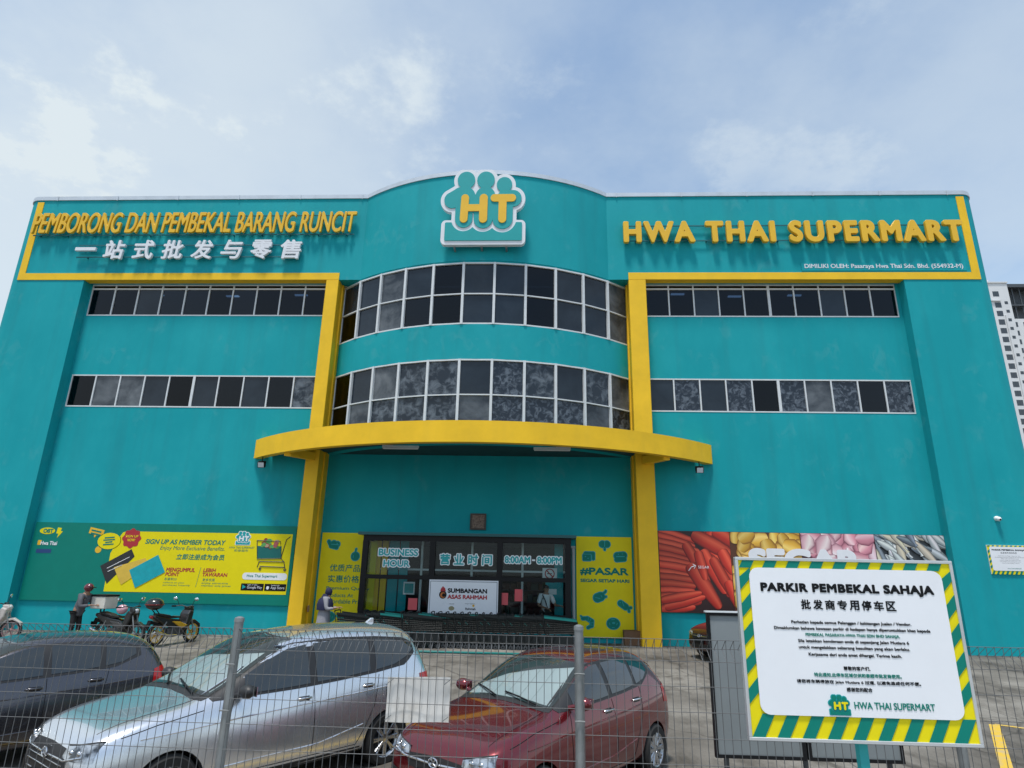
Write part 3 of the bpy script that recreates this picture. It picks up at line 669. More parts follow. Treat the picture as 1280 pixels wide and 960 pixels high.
flat(t, 'lightning_bolt', [(-16.46,3.29),(-16.32,3.27),(-16.34,3.17),(-16.26,3.16),(-16.42,2.94),(-16.40,3.08),(-16.48,3.09)], -0.001, M_PYEL)
lettering('print_text', t, M_PWHITE, y, 'Hwa Thai', -16.95, -16.37, 2.70, 2.83, bold=0.03, res=14, depth=0.002)
flat(t, 'emblem', rrect(-17.06,-16.93,2.7,2.86,0.02), -0.001, M_LETY)
flat(t, 'label_strip', rrect(-17.05,-16.52,2.44,2.57,0.01), -0.001, mat('print_blue', (0.01,0.05,0.18), 0.4))
flat(t, 'speech_bubble', [(-15.31,3.32),(-14.80,3.22),(-14.83,3.03),(-15.05,3.05),(-15.12,2.97),(-15.14,3.07),(-15.34,3.12)], -0.001, M_LETY)
for z in (3.20,3.10): flat(t, 'print_line', [(-15.26,z),(-14.90,z-.07),(-14.90,z-.02),(-15.26,z+.05)], -0.006, M_GREEN)
flat(t, 'speech_bubble', circ(-14.57,2.87,0.40,0.27), -0.0055, M_PYEL)
flat(t, 'speech_bubble', circ(-14.57,2.87,0.42,0.29), -0.001, M_GREEN)
for i, hw_ in enumerate((.17,.20,.12,.18)): flat(t, 'print_line', [(-14.57-hw_,2.95-i*.075),(-14.57+hw_,2.98-i*.075),(-14.57+hw_,3.02-i*.075),(-14.57-hw_,2.99-i*.075)], -0.011, M_GREEN)
flat(t, 'coin', circ(-14.89,2.58,0.11), -0.001, M_LETY)
bd = [(-13.80+(0.31+0.025*math.cos(8*a))*math.cos(a), 2.97+(0.31+0.025*math.cos(8*a))*math.sin(a)) for a in np.linspace(0,2*math.pi,64,endpoint=False)]
flat(t, 'red_badge', bd, -0.006, M_PRED)
lettering('print_text', t, M_PYEL, -0.012, 'SIGN UP', -14.02, -13.58, 3.0, 3.08, bold=0.02, res=14, depth=0.002); lettering('print_text', t, M_PYEL, -0.012, 'NOW!', -13.93, -13.67, 2.87, 2.96, bold=0.02, res=14, depth=0.002)
M_CARD = mat('card_black', (0.02,0.022,0.025), 0.35); M_CARDT = mat('card_teal', (0.0,0.36,0.42), 0.35, var=0.1, vscale=5); M_CARDY = mat('card_gold', (0.72,0.48,0.06), 0.35, var=0.08)
flat(t, 'member_card', [(-13.73,2.62),(-13.58,2.38),(-14.36,1.49),(-14.70,2.06)], -0.006, M_CARD)
flat(t, 'member_card', [(-13.20,2.34),(-12.98,2.10),(-13.86,1.47),(-14.22,2.02)], -0.011, M_CARDY)
flat(t, 'member_card', [(-12.77,2.45),(-12.44,1.90),(-13.36,1.38),(-13.67,1.94)], -0.016, M_CARDT)
for a, c in (((-14.45,1.98),(-13.75,2.36)),((-14.40,1.88),(-13.95,2.10))):
    q = MB(); q.tube([(a[0],-0.012,a[1]),(c[0],-0.012,c[1])], 0.012, 4); q.build('card_line', M_LETW, t)
for i, (s_, x0, x1, z0, z1, m_, b_, sh) in enumerate((('SIGN UP AS MEMBER TODAY',-13.3,-10.53,2.80,2.96,M_GREEN,0.035,0.18),('Enjoy More Exclusive Benefits.',-12.75,-10.53,2.58,2.75,M_GREEN,0.0,0.18),
    ('立即注册成为会员',-12.15,-10.50,2.31,2.50,M_GREEN,0.02,0.1),('MENGUMPUL',-12.42,-11.43,1.92,2.05,M_PRED,0.04,0.12),('POINT',-12.42,-11.94,1.78,1.90,M_PRED,0.04,0.12),('积累积分',-12.42,-12.0,1.64,1.73,M_GREEN,0.0,0),
    ('collects on your',-12.44,-11.72,1.54,1.60,M_GREEN,0,0),('purchases instantly',-12.44,-11.52,1.46,1.52,M_GREEN,0,0),('LEBIH',-11.15,-10.72,1.93,2.05,M_PRED,0.04,0.12),('TAWARAN',-11.16,-10.31,1.79,1.91,M_PRED,0.04,0.12),
    ('更多优惠',-11.13,-10.71,1.64,1.73,M_GREEN,0,0),('enjoy attractive',-11.14,-10.25,1.54,1.61,M_GREEN,0,0),('member only prices',-11.14,-10.15,1.46,1.53,M_GREEN,0,0),('HWA THAI SUPERMART',-10.38,-9.52,2.70,2.77,M_GREEN,0.0,0),('和泰超市',-10.2,-9.72,2.60,2.68,M_GREEN,0,0))):
    lettering('print_text', t, m_, y, s_, x0, x1, z0, z1, bold=b_, shear=sh, res=20, depth=0.002)
flat(t, 'divider_line', [(-11.33,1.45),(-11.32,1.45),(-11.24,2.08),(-11.25,2.08)], -0.006, M_GREEN)
logo(t, -10.22, -9.68, 2.81, 3.27, -0.008, 0.004, 0.003, (M_PWHITE, M_PTEAL, M_PWHITE), h=9)
M_WIRE = M_DKGREY
q = MB()
for P in ([(-9.46,2.98),(-8.66,2.96),(-8.55,2.40),(-9.38,2.38),(-9.46,2.98)],[(-8.34,3.12),(-8.46,3.02),(-8.58,2.42),(-8.46,2.30),(-8.40,2.10)],[(-9.30,2.30),(-8.44,2.30)],[(-9.30,2.30),(-9.34,2.12)],[(-9.26,2.15),(-8.40,2.13)]):
    q.tube([(a,-0.012,b_) for a, b_ in P], 0.014, 4)
for c in ((-9.24,2.07),(-8.40,2.05)): q.lathe([(0.02,-0.02),(0.045,-0.02),(0.045,-0.005),(0.02,-0.005)], (c[0],0,c[1]), 'y', 10)
q.build('trolley_picture', M_WIRE, t)
flat(t, 'trolley_picture_basket', [(-9.45,2.80),(-8.60,2.80),(-8.57,2.42),(-9.37,2.40)], -0.006, mat('print_deep_teal', (0.0,0.13,0.12), 0.4))
q = MB(); rg = random.Random(8)
for k in range(16):
    q.col = rg.choice([(0.05,0.25,0.04),(0.25,0.05,0.03),(0.45,0.30,0.20),(0.10,0.35,0.10),(0.4,0.1,0.1)]); q.prism(circ(rg.uniform(-9.3,-8.75), rg.uniform(2.75,3.0), rg.uniform(0.06,0.11), rg.uniform(0.04,0.08), 9), lambda u, v, k_: (u,k_,v), -0.011, -0.0125-0.0006*k)
q.build('trolley_picture_food', M_PRINT, t)
flat(t, 'search_pill', rrect(-9.80,-8.30,1.72,1.94,0.10), -0.006, M_PWHITE); lettering('print_text', t, M_GREEN, -0.011, 'Hwa Thai Supermart', -9.65, -8.62, 1.77, 1.89, bold=0.015, res=16, depth=0.002)
for x0, x1, s1, s2 in ((-9.80,-9.04,'GET IT ON','Google Play'),(-9.01,-8.29,'Download on the','App Store')):
    flat(t, 'app_badge', rrect(x0,x1,1.38,1.60,0.02), -0.006, M_INK)
    lettering('print_text', t, M_PWHITE, -0.011, s1, x0+0.22, x1-0.22, 1.535, 1.575, depth=0.002); lettering('print_text', t, M_PWHITE, -0.011, s2, x0+0.21, x1-0.05, 1.42, 1.52, depth=0.002)
flat(t, 'app_badge_arrow', [(-9.75,1.42),(-9.75,1.56),(-9.63,1.49)], -0.011, M_PTEAL)
flat(t, 'app_badge_fruit', circ(-8.90,1.475,0.048,0.052), -0.011, M_PWHITE)
# --- market posters on either side of the lobby
def icon(parent, kind, x, z, s, y=-0.006):
    g_ = SDF(-1.35,1.35,-1.35,1.35,0.06); C, K = g_.circle, g_.cap; mn = lambda *a: np.minimum.reduce(a)
    cut = 1e3
    if kind == 'leaf': sh = mn(C(-.35,.15,.5), C(.35,.15,.5), K(0,0,0,-.7,.12)); cut = K(0,.5,0,-.2,.07)
    elif kind == 'tofu': sh = mn(g_.rbox(-.9,.35,-.6,.35,.12), K(-.5,.5,.75,.5,.22), K(.75,.4,.75,-.3,.2)); cut = mn(C(-.5,0,.1), C(-.1,-.25,.1), K(.4,.3,.4,-.6,.05), K(-.8,.38,.35,.38,.05))
    elif kind == 'meat': sh = mn(K(-.5,.2,.5,.3,.5), K(-.6,-.4,.6,-.3,.3)); cut = mn(K(-.6,.1,.6,.12,.08), C(-.3,.45,.08), C(.3,.5,.08))
    elif kind == 'chicken': sh = mn(K(-.3,-.2,.2,0,.62), K(.5,.4,.95,.7,.12), C(1,.85,.12), K(.6,-.1,1.05,.0,.1)); cut = mn(K(-.6,-.15,.1,-.3,.06), K(.25,.2,.4,-.1,.05))
    elif kind == 'fish': sh = mn(K(-.55,.35,.2,-.15,.42), K(.6,-.35,1,-.25,.14), K(.6,-.35,.7,-.8,.14)); cut = mn(C(-.6,.45,.08), K(-.3,.6,-.05,-.05,.05))
    elif kind == 'prawn':
        sh = mn(K(-.9,.55,-.2,.6,.2), K(-.2,.55,.45,.2,.27), K(.5,.2,.45,-.45,.25), K(.4,-.5,-.1,-.75,.17), K(-.9,.6,-1.2,.9,.05)); cut = mn(K(.0,.9,-.1,.2,.05), K(.4,.55,.1,.1,.05), K(.75,.0,.2,-.1,.05), K(.7,-.4,.2,-.35,.05))
    elif kind == 'donut': sh = g_.circle(0,0,1)*1.0; sh = np.hypot(g_.X*0.95, g_.Y*1.15)-.9; cut = mn(np.hypot(g_.X-.05, (g_.Y-.1)*1.6)-.24, K(-.6,.1,-.5,-.2,.05), K(.5,-.2,.62,.1,.05), K(-.2,-.55,.2,-.6,.05), K(-.3,.55,.2,.6,.05))
    elif kind == 'fruit': sh = mn(C(0,-.2,.6), K(-.05,.3,.05,.9,.07)); cut = K(-.3,-.1,-.3,-.4,.06)
    else: sh = mn(K(-.7,.4,-.3,-.3,.2), K(-.3,-.3,.6,-.5,.24), C(.1,.1,.42), C(.65,.0,.4)); cut = mn(K(-.3,.0,.9,-.1,.06), C(.65,.1,.1))
    g2 = np.maximum(sh, -cut)
    for gr, m_, yy in ((sh-.14, M_PTEAL, y), (g2, M_GREEN, y-0.004)):
        me = stand(loops_mesh([[(x+a*s, z+b_*s) for a, b_ in lp] for lp in contours(gr, g_.x0, g_.y0, 0.06)], 0.003, 'printed_icon')); o = link('printed_icon', me, m_, parent); o.location.y = yy
t = thing('market_poster', 'tall yellow poster with green food icons and a hashtag, beside the grey downpipe', 'poster', (0,WE-0.05,0))
q = MB(); q.box(1.24,3.08,0,0.045,0.16,3.32); q.build('poster_panel', M_PYEL, t)
lettering('print_text', t, M_GREEN, -0.004, '#PASAR', 1.36, 2.95, 2.07, 2.33, bold=0.06, res=26, depth=0.003); lettering('print_text', t, M_GREEN, -0.004, 'SEGAR SETIAP HARI', 1.37, 2.97, 1.86, 1.97, bold=0.06, res=20, depth=0.003)
for k_, x, z in (('leaf',2.19,3.05),('tofu',1.65,2.67),('meat',2.70,2.67),('chicken',1.98,1.42),('fish',2.78,1.15),('prawn',1.62,0.62),('donut',2.41,0.60)): icon(t, k_, x, z, 0.21)
t = thing('market_poster', 'tall yellow poster with green Chinese lettering, partly hidden by the glazed lobby', 'poster', (0,WE-0.05,0))
q = MB(); q.box(-7.40,-5.48,0,0.045,0.22,3.30); q.build('poster_panel', M_PYEL, t)
for s_, x0, x1, z0, z1, b_ in (('优质产品',-7.03,-6.0,2.03,2.27,0.015),('实惠价格',-7.06,-6.0,1.68,1.92,0.015),('Premium Quality',-7.08,-5.62,1.42,1.56,0.01),('Products At',-7.08,-6.16,1.22,1.34,0.01),('Affordable Prices',-7.08,-5.70,1.02,1.16,0.01)): lettering('print_text', t, M_GREEN, -0.004, s_, x0, x1, z0, z1, bold=b_, res=24, depth=0.003)
icon(t, 'veg', -7.0, 2.92, 0.22); icon(t, 'fruit', -6.20, 2.58, 0.22); icon(t, 'donut', -6.9, 0.6, 0.2)
# --- fresh produce banner (right): a printed photograph made of flat printed shapes
t = thing('produce_banner', 'wide printed banner of red carrots, potatoes, raw chicken and fish behind the brown car', 'banner', (0,YB,0))
q = MB(); q.box(3.90,13.0,0,0.055,1.0,3.53); q.build('banner_panel', mat('print_dark', (0.03,0.012,0.012), 0.45), t)
pr = MB(); rg = random.Random(11); lay = [0]
BX0, BX1, BZ0, BZ1 = 3.91, 12.99, 1.01, 3.52
def blob(pts_w, cx0, cx1, colA, colB, colE, n=14):
    """printed elongated shape: spine points with half-widths; colours run across the width; clipped to a panel"""
    jt = rg.uniform(0.78,1.12); colA, colB = [min(1,q_*jt*rg.uniform(.94,1.06)) for q_ in colA], [q_*jt for q_ in colB]
    lay[0] += 1; y_ = -0.001-lay[0]*0.00018; P = smooth_path([(a, 0, b_) for a, b_, _ in pts_w], 6); W_ = np.interp(np.linspace(0,1,len(P)), np.linspace(0,1,len(pts_w)), [c for _,_,c in pts_w]); k = 6
    vs = []; cs = []
    for i, p in enumerate(P):
        d = P[min(i+1,len(P)-1)]-P[max(i-1,0)]; d.normalize(); nr = Vector((-d.z,0,d.x))
        for j in range(k+1):
            u = -1+2*j/k; e = p+nr*W_[i]*u
            vs.append((min(max(e.x,cx0),cx1), y_, min(max(e.z,BZ0),BZ1)))
            s_ = 1-abs(u); a = max(0, 1-abs(u-0.3)*1.6); cc = [colE[q_]*(1-min(1,s_*2.2))+colB[q_]*min(1,s_*2.2) for q_ in range(3)]; cs.append([cc[q_]*(1-a)+colA[q_]*a for q_ in range(3)])
    b0 = len(pr.v); pr.v += vs; pr.c += cs; K_ = k+1
    for i in range(len(P)-1):
        for j in range(k): pr.f.append((b0+i*K_+j, b0+i*K_+j+1, b0+(i+1)*K_+j+1, b0+(i+1)*K_+j)); pr.mi.append(0)
def stick(x0, z0, x1, z1, w_, cx0, cx1, *cols, tp=0.6):
    w_ *= 1.22
    blob([(x0,z0,w_*0.3),(x0+(x1-x0)*.08,z0+(z1-z0)*.08,w_*0.9),(x0+(x1-x0)*.5,z0+(z1-z0)*.5,w_),(x0+(x1-x0)*.92,z0+(z1-z0)*.92,w_*tp),(x1,z1,w_*0.12)], cx0, cx1, *cols)
CAR = ((0.82,0.115,0.055),(0.56,0.030,0.016),(0.10,0.006,0.005))
for i in range(14): z = 3.55-i*0.2; stick(3.5, z+rg.uniform(-.03,.03)+0.1, 5.05+rg.uniform(-.2,.25), z-0.35+i*0.045, 0.14, BX0, 6.2, *CAR)
for i in range(9): stick(5.9+rg.uniform(-.5,.6), 3.7-i*0.16, 4.9+rg.uniform(.3,.9)+i*.1, 3.1-i*0.23, 0.17, BX0, 6.2, *CAR)
for a in ((5.0,3.45,6.6,2.6,.20),(5.7,3.6,6.7,3.0,.2),(4.75,3.15,5.45,1.9,.15),(5.3,2.95,5.95,1.6,.17),(5.6,2.7,6.3,1.3,.15),(4.85,2.5,5.75,1.15,.2),(5.15,2.9,5.35,2.0,.14),(5.9,2.95,6.25,2.2,.17),(4.0,1.15,5.3,1.5,.13),(6.05,2.0,6.45,1.0,.16),(3.9,1.35,5.2,1.62,.12)): stick(*a, BX0, 6.2, *CAR)
flat(t, 'printed_field', [(6.21,BZ0),(8.46,BZ0),(8.46,BZ1),(6.21,BZ1)], -0.0015, mat('print_brown', (0.10,0.035,0.015), 0.45))
POT = ((0.95,0.66,0.18),(0.74,0.42,0.05),(0.24,0.09,0.012)); lay[0] = 40
for k in range(95):
    x = 6.3+rg.uniform(0,2.2); z = 1.05+rg.uniform(0,2.5); r = rg.uniform(.22,.34); a = rg.uniform(0,3.1); dx, dz = math.cos(a)*r*.55, math.sin(a)*r*.55
    blob([(x-dx*1.7,z-dz*1.7,r*.15),(x-dx*1.4,z-dz*1.4,r*.6),(x,z,r*.9),(x+dx*1.4,z+dz*1.4,r*.6),(x+dx*1.7,z+dz*1.7,r*.15)], 6.215, 8.455, *POT)
flat(t, 'printed_field', [(8.465,BZ0),(10.80,BZ0),(10.80,BZ1),(8.465,BZ1)], -0.0015, mat('print_plum', (0.16,0.05,0.06), 0.45))
PNK = ((0.92,0.62,0.66),(0.70,0.28,0.35),(0.22,0.06,0.10)); PL = ((0.93,0.82,0.82),(0.78,0.48,0.53),(0.32,0.12,0.17))
for k in range(95):
    x = 8.5+rg.uniform(0,2.3); z = 1.0+rg.uniform(0,2.55); a = rg.uniform(0,6.2); L_ = rg.uniform(.35,.75); dx, dz = math.cos(a)*L_, math.sin(a)*L_
    blob([(x-dx*.6,z-dz*.6,.05),(x-dx*.4,z-dz*.4,.2),(x,z,.27),(x+dx*.4,z+dz*.4,.15),(x+dx*.7,z+dz*.7,.06)], 8.47, 10.795, *(PNK if rg.random() < .6 else PL))
flat(t, 'printed_field', [(10.805,BZ0),(12.99,BZ0),(12.99,BZ1),(10.805,BZ1)], -0.0015, mat('print_slate', (0.05,0.06,0.07), 0.45))
FSH = ((0.86,0.88,0.88),(0.42,0.46,0.47),(0.04,0.055,0.07)); F2 = ((0.30,0.36,0.42),(0.12,0.15,0.19),(0.02,0.03,0.04)); F3 = ((0.75,0.68,0.50),(0.50,0.46,0.38),(0.08,0.07,0.06))
for k in range(120):
    x = 10.6+rg.uniform(0,2.5); z = 0.9+rg.uniform(0,2.7); a = R_(rg.uniform(-75,-20)); L_ = rg.uniform(.5,.9); dx, dz = math.cos(a)*L_, math.sin(a)*L_
    blob([(x-dx*.6,z-dz*.6,.02),(x-dx*.35,z-dz*.35,.10),(x,z,.13),(x+dx*.4,z+dz*.4,.07),(x+dx*.55,z+dz*.55,.03),(x+dx*.7,z+dz*.7,.08)], 10.81, 12.985, *rg.choice((FSH,F2,FSH,F3)))
pr.build('printed_picture', M_PRINT, t)
lettering('print_text', t, M_PWHITE, -0.06, 'SEGAR', 6.75, 10.30, 2.30, 3.03, bold=0.09, res=36, depth=0.004)
q = MB(); q.tube([(4.82,-0.02,2.28),(4.92,-0.02,2.40),(5.05,-0.02,2.44)], 0.014, 4); q.tube([(4.96,-0.02,2.49),(5.06,-0.02,2.44),(5.0,-0.02,2.35)], 0.012, 4); q.build('print_arrow', M_PWHITE, t)
lettering('print_text', t, M_PWHITE, -0.03, 'SEGAR', 5.13, 5.48, 2.36, 2.44, depth=0.003)
# --- aid notice in the lobby window, window lettering and papers
t = thing('aid_notice', 'white rectangular notice about food aid, in the middle of the lobby window', 'notice', (0,VY-0.06,0))
q = MB(); q.box(-3.48,-1.28,0,0.03,0.80,1.85); q.build('notice_board', M_PWHITE, t)
q = MB()
for x0, x1, z0, z1 in ((-3.45,-1.31,1.795,1.815),(-3.45,-1.31,0.835,0.855),(-3.45,-3.43,0.856,1.794),(-1.33,-1.31,0.856,1.794)): q.box(x0,x1,-0.004,0,z0,z1)
q.build('notice_border', mat('print_grey', (0.25,0.27,0.32), 0.5), t)
lettering('print_text', t, M_INK, -0.004, 'SUMBANGAN', -2.88, -1.63, 1.46, 1.60, bold=0.06, res=22, depth=0.003); lettering('print_text', t, M_PRED, -0.004, 'ASAS RAHMAH', -2.88, -1.63, 1.28, 1.41, bold=0.06, res=22, depth=0.003)
flat(t, 'emblem', circ(-3.03,1.40,0.12), -0.001, M_INK); flat(t, 'emblem', circ(-3.03,1.39,0.085), -0.005, mat('print_orange', (0.55,0.16,0.03), 0.5)); flat(t, 'emblem', circ(-3.0,1.39,0.055), -0.009, M_INK); flat(t, 'emblem', [(-3.12,1.50),(-2.94,1.50),(-2.97,1.60),(-3.04,1.66),(-3.1,1.58)], -0.002, M_PRED)
flat(t, 'emblem', circ(-2.74,1.0,0.09,0.065), -0.001, mat('print_khaki', (0.30,0.27,0.15), 0.5)); lettering('print_text', t, M_INK, -0.004, 'Rahmah', -2.30, -1.98, 0.96, 1.03, depth=0.002, bold=0.02, res=12); flat(t, 'emblem', circ(-2.05,1.09,0.035), -0.001, M_LETY)
lettering('print_text', t, M_INK, -0.004, 'Inisiatif', -2.82, -2.66, 1.12, 1.15, depth=0.002); lettering('print_text', t, M_INK, -0.004, 'Dengan kerjasama', -2.31, -2.0, 1.13, 1.16, depth=0.002)
M_VIN = mat('vinyl_teal', (0.01,0.36,0.38), 0.4); M_VINW = mat('vinyl_white', (0.78,0.82,0.84), 0.4)
t = thing('window_lettering', 'white and teal opening hours lettering stuck across the top lobby panes', 'lettering', (0,VY+0.045,0))
for s_, x0, x1, z0, z1, cj in (('BUSINESS',-5.21,-3.92,2.56,2.78,0),('HOUR',-5.03,-4.18,2.22,2.43,0),('营',-3.19,-2.87,2.32,2.65,1),('业',-2.74,-2.42,2.32,2.65,1),('时',-2.28,-1.96,2.32,2.65,1),('间',-1.83,-1.51,2.32,2.65,1),('8:00AM',-1.10,-0.28,2.40,2.62,0),('-',-0.22,-0.12,2.48,2.53,0),('8:00PM',-0.06,0.73,2.40,2.62,0)):
    if s_ == '-':
        flat(t, 'print_text', [(x0,z0),(x1,z0),(x1,z1),(x0,z1)], -0.001, M_VINW); continue
    lettering('print_text', t, M_VINW, -0.001, s_, x0-.03, x1+.03, z0-.03, z1+.03, bold=0.14 if not cj else 0.10, res=24, depth=0.002)
    lettering('print_text', t, M_VIN, -0.005, s_, x0, x1, z0, z1, bold=0.045 if not cj else 0.03, res=24, depth=0.002)
for x0, z0, wd, hg, lb in ((-4.14,0.92,0.29,0.35,'red paper notice stuck on the lobby glass under the word for hour'),(-1.20,1.13,0.23,0.36,'lower red paper notice right of the white aid notice'),(-0.76,1.25,0.25,0.36,'higher red paper notice furthest from the white aid notice')):
    q = MB(); q.box(x0,x0+wd,VY+0.035,VY+0.039,z0,z0+hg); tag(q.build('paper_notice', mat('red_paper', (0.62,0.10,0.11), 0.7, var=0.05)), lb, 'paper', 'red papers on the lobby glass')
t = thing('no_smoking_sign', 'small white no smoking sign hanging behind the lobby glass', 'sign', (0.36,WE-0.04,0))
q = MB(); q.box(-0.24,0.24,0,0.02,1.90,2.28); q.build('sign_plate', M_PWHITE, t)
q = MB(); q.lathe([(0.13,-0.006),(0.165,-0.006),(0.165,-0.001),(0.13,-0.001)], (0,0,2.10), 'y', 24); q.obox((0,-0.009,2.10),(0.10,0,-0.10),(0,0.002,0),(0.014,0,0.014)); q.build('sign_symbol', M_PRED, t); q = MB(); q.box(-0.09,0.07,-0.006,-0.001,2.085,2.115); q.build('sign_symbol', M_INK, t)
q = MB(); q.box(0.22,0.62,WE-0.03,WE-0.012,1.30,1.82); o = q.build('notice_plate', M_TEAL); tag(o, 'teal notice plate behind the lobby glass under the no smoking sign', 'notice')
q = MB(); q.box(-0.165,0.165,-0.008,-0.002,-0.05,0.12); k = q.build('notice_text_panel', M_PWHITE, o); k.location = (0.42,WE-0.03,1.5)
q = MB(); q.box(-4.5,-4.12,WE-0.03,WE-0.012,1.35,1.75); o = q.build('notice_plate', M_PWHITE); tag(o, 'pale notice plate with teal picture behind the lobby glass near the yellow strips', 'notice')
q = MB(); q.box(-4.46,-4.16,WE-0.036,WE-0.031,1.40,1.70); q.build('notice_picture', M_PTEAL, o)
# framed plaque above the lobby
t = thing('wall_plaque', 'small square framed relief plaque on the teal wall above the lobby', 'plaque', (-2.08,WE-0.05,3.75))
q = MB()
for x0, x1, z0, z1 in ((-.27,.27,.22,.27),(-.27,.27,-.27,-.22),(-.27,-.22,-.219,.219),(.22,.27,-.219,.219)): q.box(x0,x1,-.03,.045,z0,z1)
q.build('plaque_frame', mat('bronze_frame', (0.05,0.035,0.025), 0.5), t)
q = MB(); q.box(-.22,.22,0,.04,-.22,.22); rg = random.Random(2)
for k in range(16): q.ell((rg.uniform(-.15,.15),0,rg.uniform(-.16,.16)), rg.uniform(.02,.06), .02, rg.uniform(.03,.08), 8, 5)
q.build('plaque_relief', mat('relief_tan', (0.30,0.22,0.17), 0.7, col2=(0.08,0.05,0.04), vscale=16), t)
# sticker on the column, camera and small notice on the right pier
q = MB(); q.lathe([(0.0,-0.004),(0.11,-0.004),(0.11,0.0)], (0,0,0), 'x', 20); o = q.build('round_sticker', mat('sticker_pink', (0.52,0.33,0.30), 0.5, col2=(0.30,0.06,0.06), vscale=14)); o.location = (-7.47,D+0.33,0.86); o.scale = (-1,1,1); tag(o, 'round pinkish sticker on the inner side of the yellow column by the hijab wearer', 'sticker')
t = thing('security_camera', 'small white dome security camera on the teal pier above a small notice', 'camera', (14.55,D,4.06))
q = MB(); q.lathe([(0.0,0.0),(0.08,0.0),(0.08,-0.04),(0.06,-0.07),(0.0,-0.07)], (0,0,0), 'y', 16); q.build('camera_mount', M_WHITE, t, 40); q = MB(); q.ell((0,-0.11,-0.02), .07,.07,.07, 14, 10); q.build('camera_dome', M_WHITE, t, 60); q = MB(); q.ell((0,-0.16,-0.04), .035,.03,.035, 10, 8); q.build('camera_lens', M_BLACK, t, 60)
def hazard(parent, x0, x1, z0, z1, tw_, bw_, sw_, y, pitch, mA, mB):
    """printed border of slanted stripes: top, bottom and side widths"""
    q = MB(); q.box(x0,x1,y,y+0.004,z0,z1); q.build('striped_border', mB, parent)
    q = MB(); add = lambda P: q.prism(P, lambda u, v, k: (u,k,v), y-0.001, y-0.004)
    for fz, hw_ in ((z0,bw_),(z1-tw_,tw_)):
        sk = hw_*0.55; n = int((x1-x0)/pitch)+1
        for i in range(n):
            s0 = x0+i*pitch+pitch*0.02; s1 = min(s0+pitch*0.5, x1)
            if s0 < x1-sk: add([(s0,fz),(s1,fz),(min(s1+sk,x1),fz+hw_),(min(s0+sk,x1),fz+hw_)])
    za, zb_ = z0+bw_, z1-tw_; pv = pitch*1.12; n = int((zb_-za)/pv)+1
    for fx in (x0, x1-sw_):
        for i in range(n):
            s0 = za+i*pv+pv*0.3; s1 = min(s0+pv*0.5, zb_); sk = sw_*1.1
            if s0 < zb_-sk: add([(fx,s0),(fx+sw_,min(s0+sk,zb_)),(fx+sw_,min(s1+sk,zb_)),(fx,s1)])
    q.build('striped_border', mA, parent)
NOTE = [('Perhatian kepada semua Pelanggan / kakitangan Jualan / Vendor.',0.60,M_INK),('Dimaklumkan bahawa kawasan parkir di hadapan hanya diperuntukkan khas kepada',0.78,M_INK),('PEMBEKAL PASARAYA HWA THAI SDN BHD SAHAJA.',0.47,M_GREEN),('Sila letakkan kenderaan anda di sepanjang Jalan Mutiara 6',0.55,M_INK),('untuk mengelakkan sebarang kesulitan yang akan berlaku.',0.55,M_INK),('Kerjasama dari anda amat dihargai. Terima kasih.',0.46,M_INK)]
CNOTE = [('尊敬的客户们,',0.125,M_INK),('特此通知,此停车区域仅供和泰超市批发商使用。',0.41,M_GREEN),('请您将车辆停放在 Jalan Mutiara 6 过道, 以避免造成任何不便。',0.58,M_INK),('感谢您的配合',0.12,M_INK)]
def notice_face(t, W_, H_, detail):
    """parking notice, face centred at x=0, bottom at z=0, facing -y"""
    tw_, bw_, sw_ = 0.045*H_, 0.125*H_, 0.055*W_
    hazard(t, -W_/2, W_/2, 0, H_, tw_, bw_, sw_, -0.004, W_/9.0, M_GREEN, M_PYEL)
    flat(t, 'notice_face', rrect(-W_/2+sw_*.85, W_/2-sw_*.85, bw_*.97, H_-tw_*.97, 0.045*W_), -0.009, M_PWHITE)
    y_ = -0.0145
    if not detail:
        lettering('print_text', t, M_INK, y_, 'PARKIR PEMBEKAL SAHAJA', -W_*.40, W_*.40, H_*.80, H_*.87, bold=0.045, res=20, depth=0.002)
        for i in range(6): lettering('print_text', t, M_INK, y_, NOTE[i][0], -W_*NOTE[i][1]*.46, W_*NOTE[i][1]*.46, H_*(.62-.05*i), H_*(.645-.05*i), depth=0.002)
        lettering('print_text', t, M_INK, y_, '批发商专用停车区', -W_*.2, W_*.2, H_*.71, H_*.77, depth=0.002)
        lettering('print_text', t, M_GREEN, y_, 'HWA THAI SUPERMART', -W_*.1, W_*.24, H_*.18, H_*.22, depth=0.002); return
    lettering('print_text', t, M_INK, y_, 'PARKIR PEMBEKAL SAHAJA', -W_*.405, W_*.405, H_*.800, H_*.868, bold=0.062, spacing=1.10, res=40, depth=0.002)
    for i, ch in enumerate('批发商专用停车区'): x = -W_*.222+i*W_*.0565; lettering('print_text', t, M_INK, y_, ch, x, x+W_*.045, H_*.715, H_*.772, bold=0.03, res=34, depth=0.002)
    for i, (s_, wf, m_) in enumerate(NOTE): z = H_*(.638-.0355*i-(.004 if i == 5 else 0)); lettering('print_text', t, m_, y_, s_, -W_*wf*.46, W_*wf*.46, z-.009*W_, z+.009*W_, bold=0.02, res=16, depth=0.002)
    for i, (s_, wf, m_) in enumerate(CNOTE): z = H_*(.385-.0385*i); lettering('print_text', t, m_, y_, s_, -W_*wf*.48, W_*wf*.48, z-.009*W_, z+.009*W_, bold=0.015, res=18, depth=0.002)
    logo(t, -W_*.150, -W_*.050, H_*.128, H_*.240, y_, 0.002, 0.0015, (M_PTEAL, M_GREEN, M_PYEL), h=9)
    lettering('print_text', t, M_GREEN, y_, 'HWA THAI SUPERMART', -W_*.032, W_*.325, H_*.166, H_*.204, bold=0.02, res=24, depth=0.002)
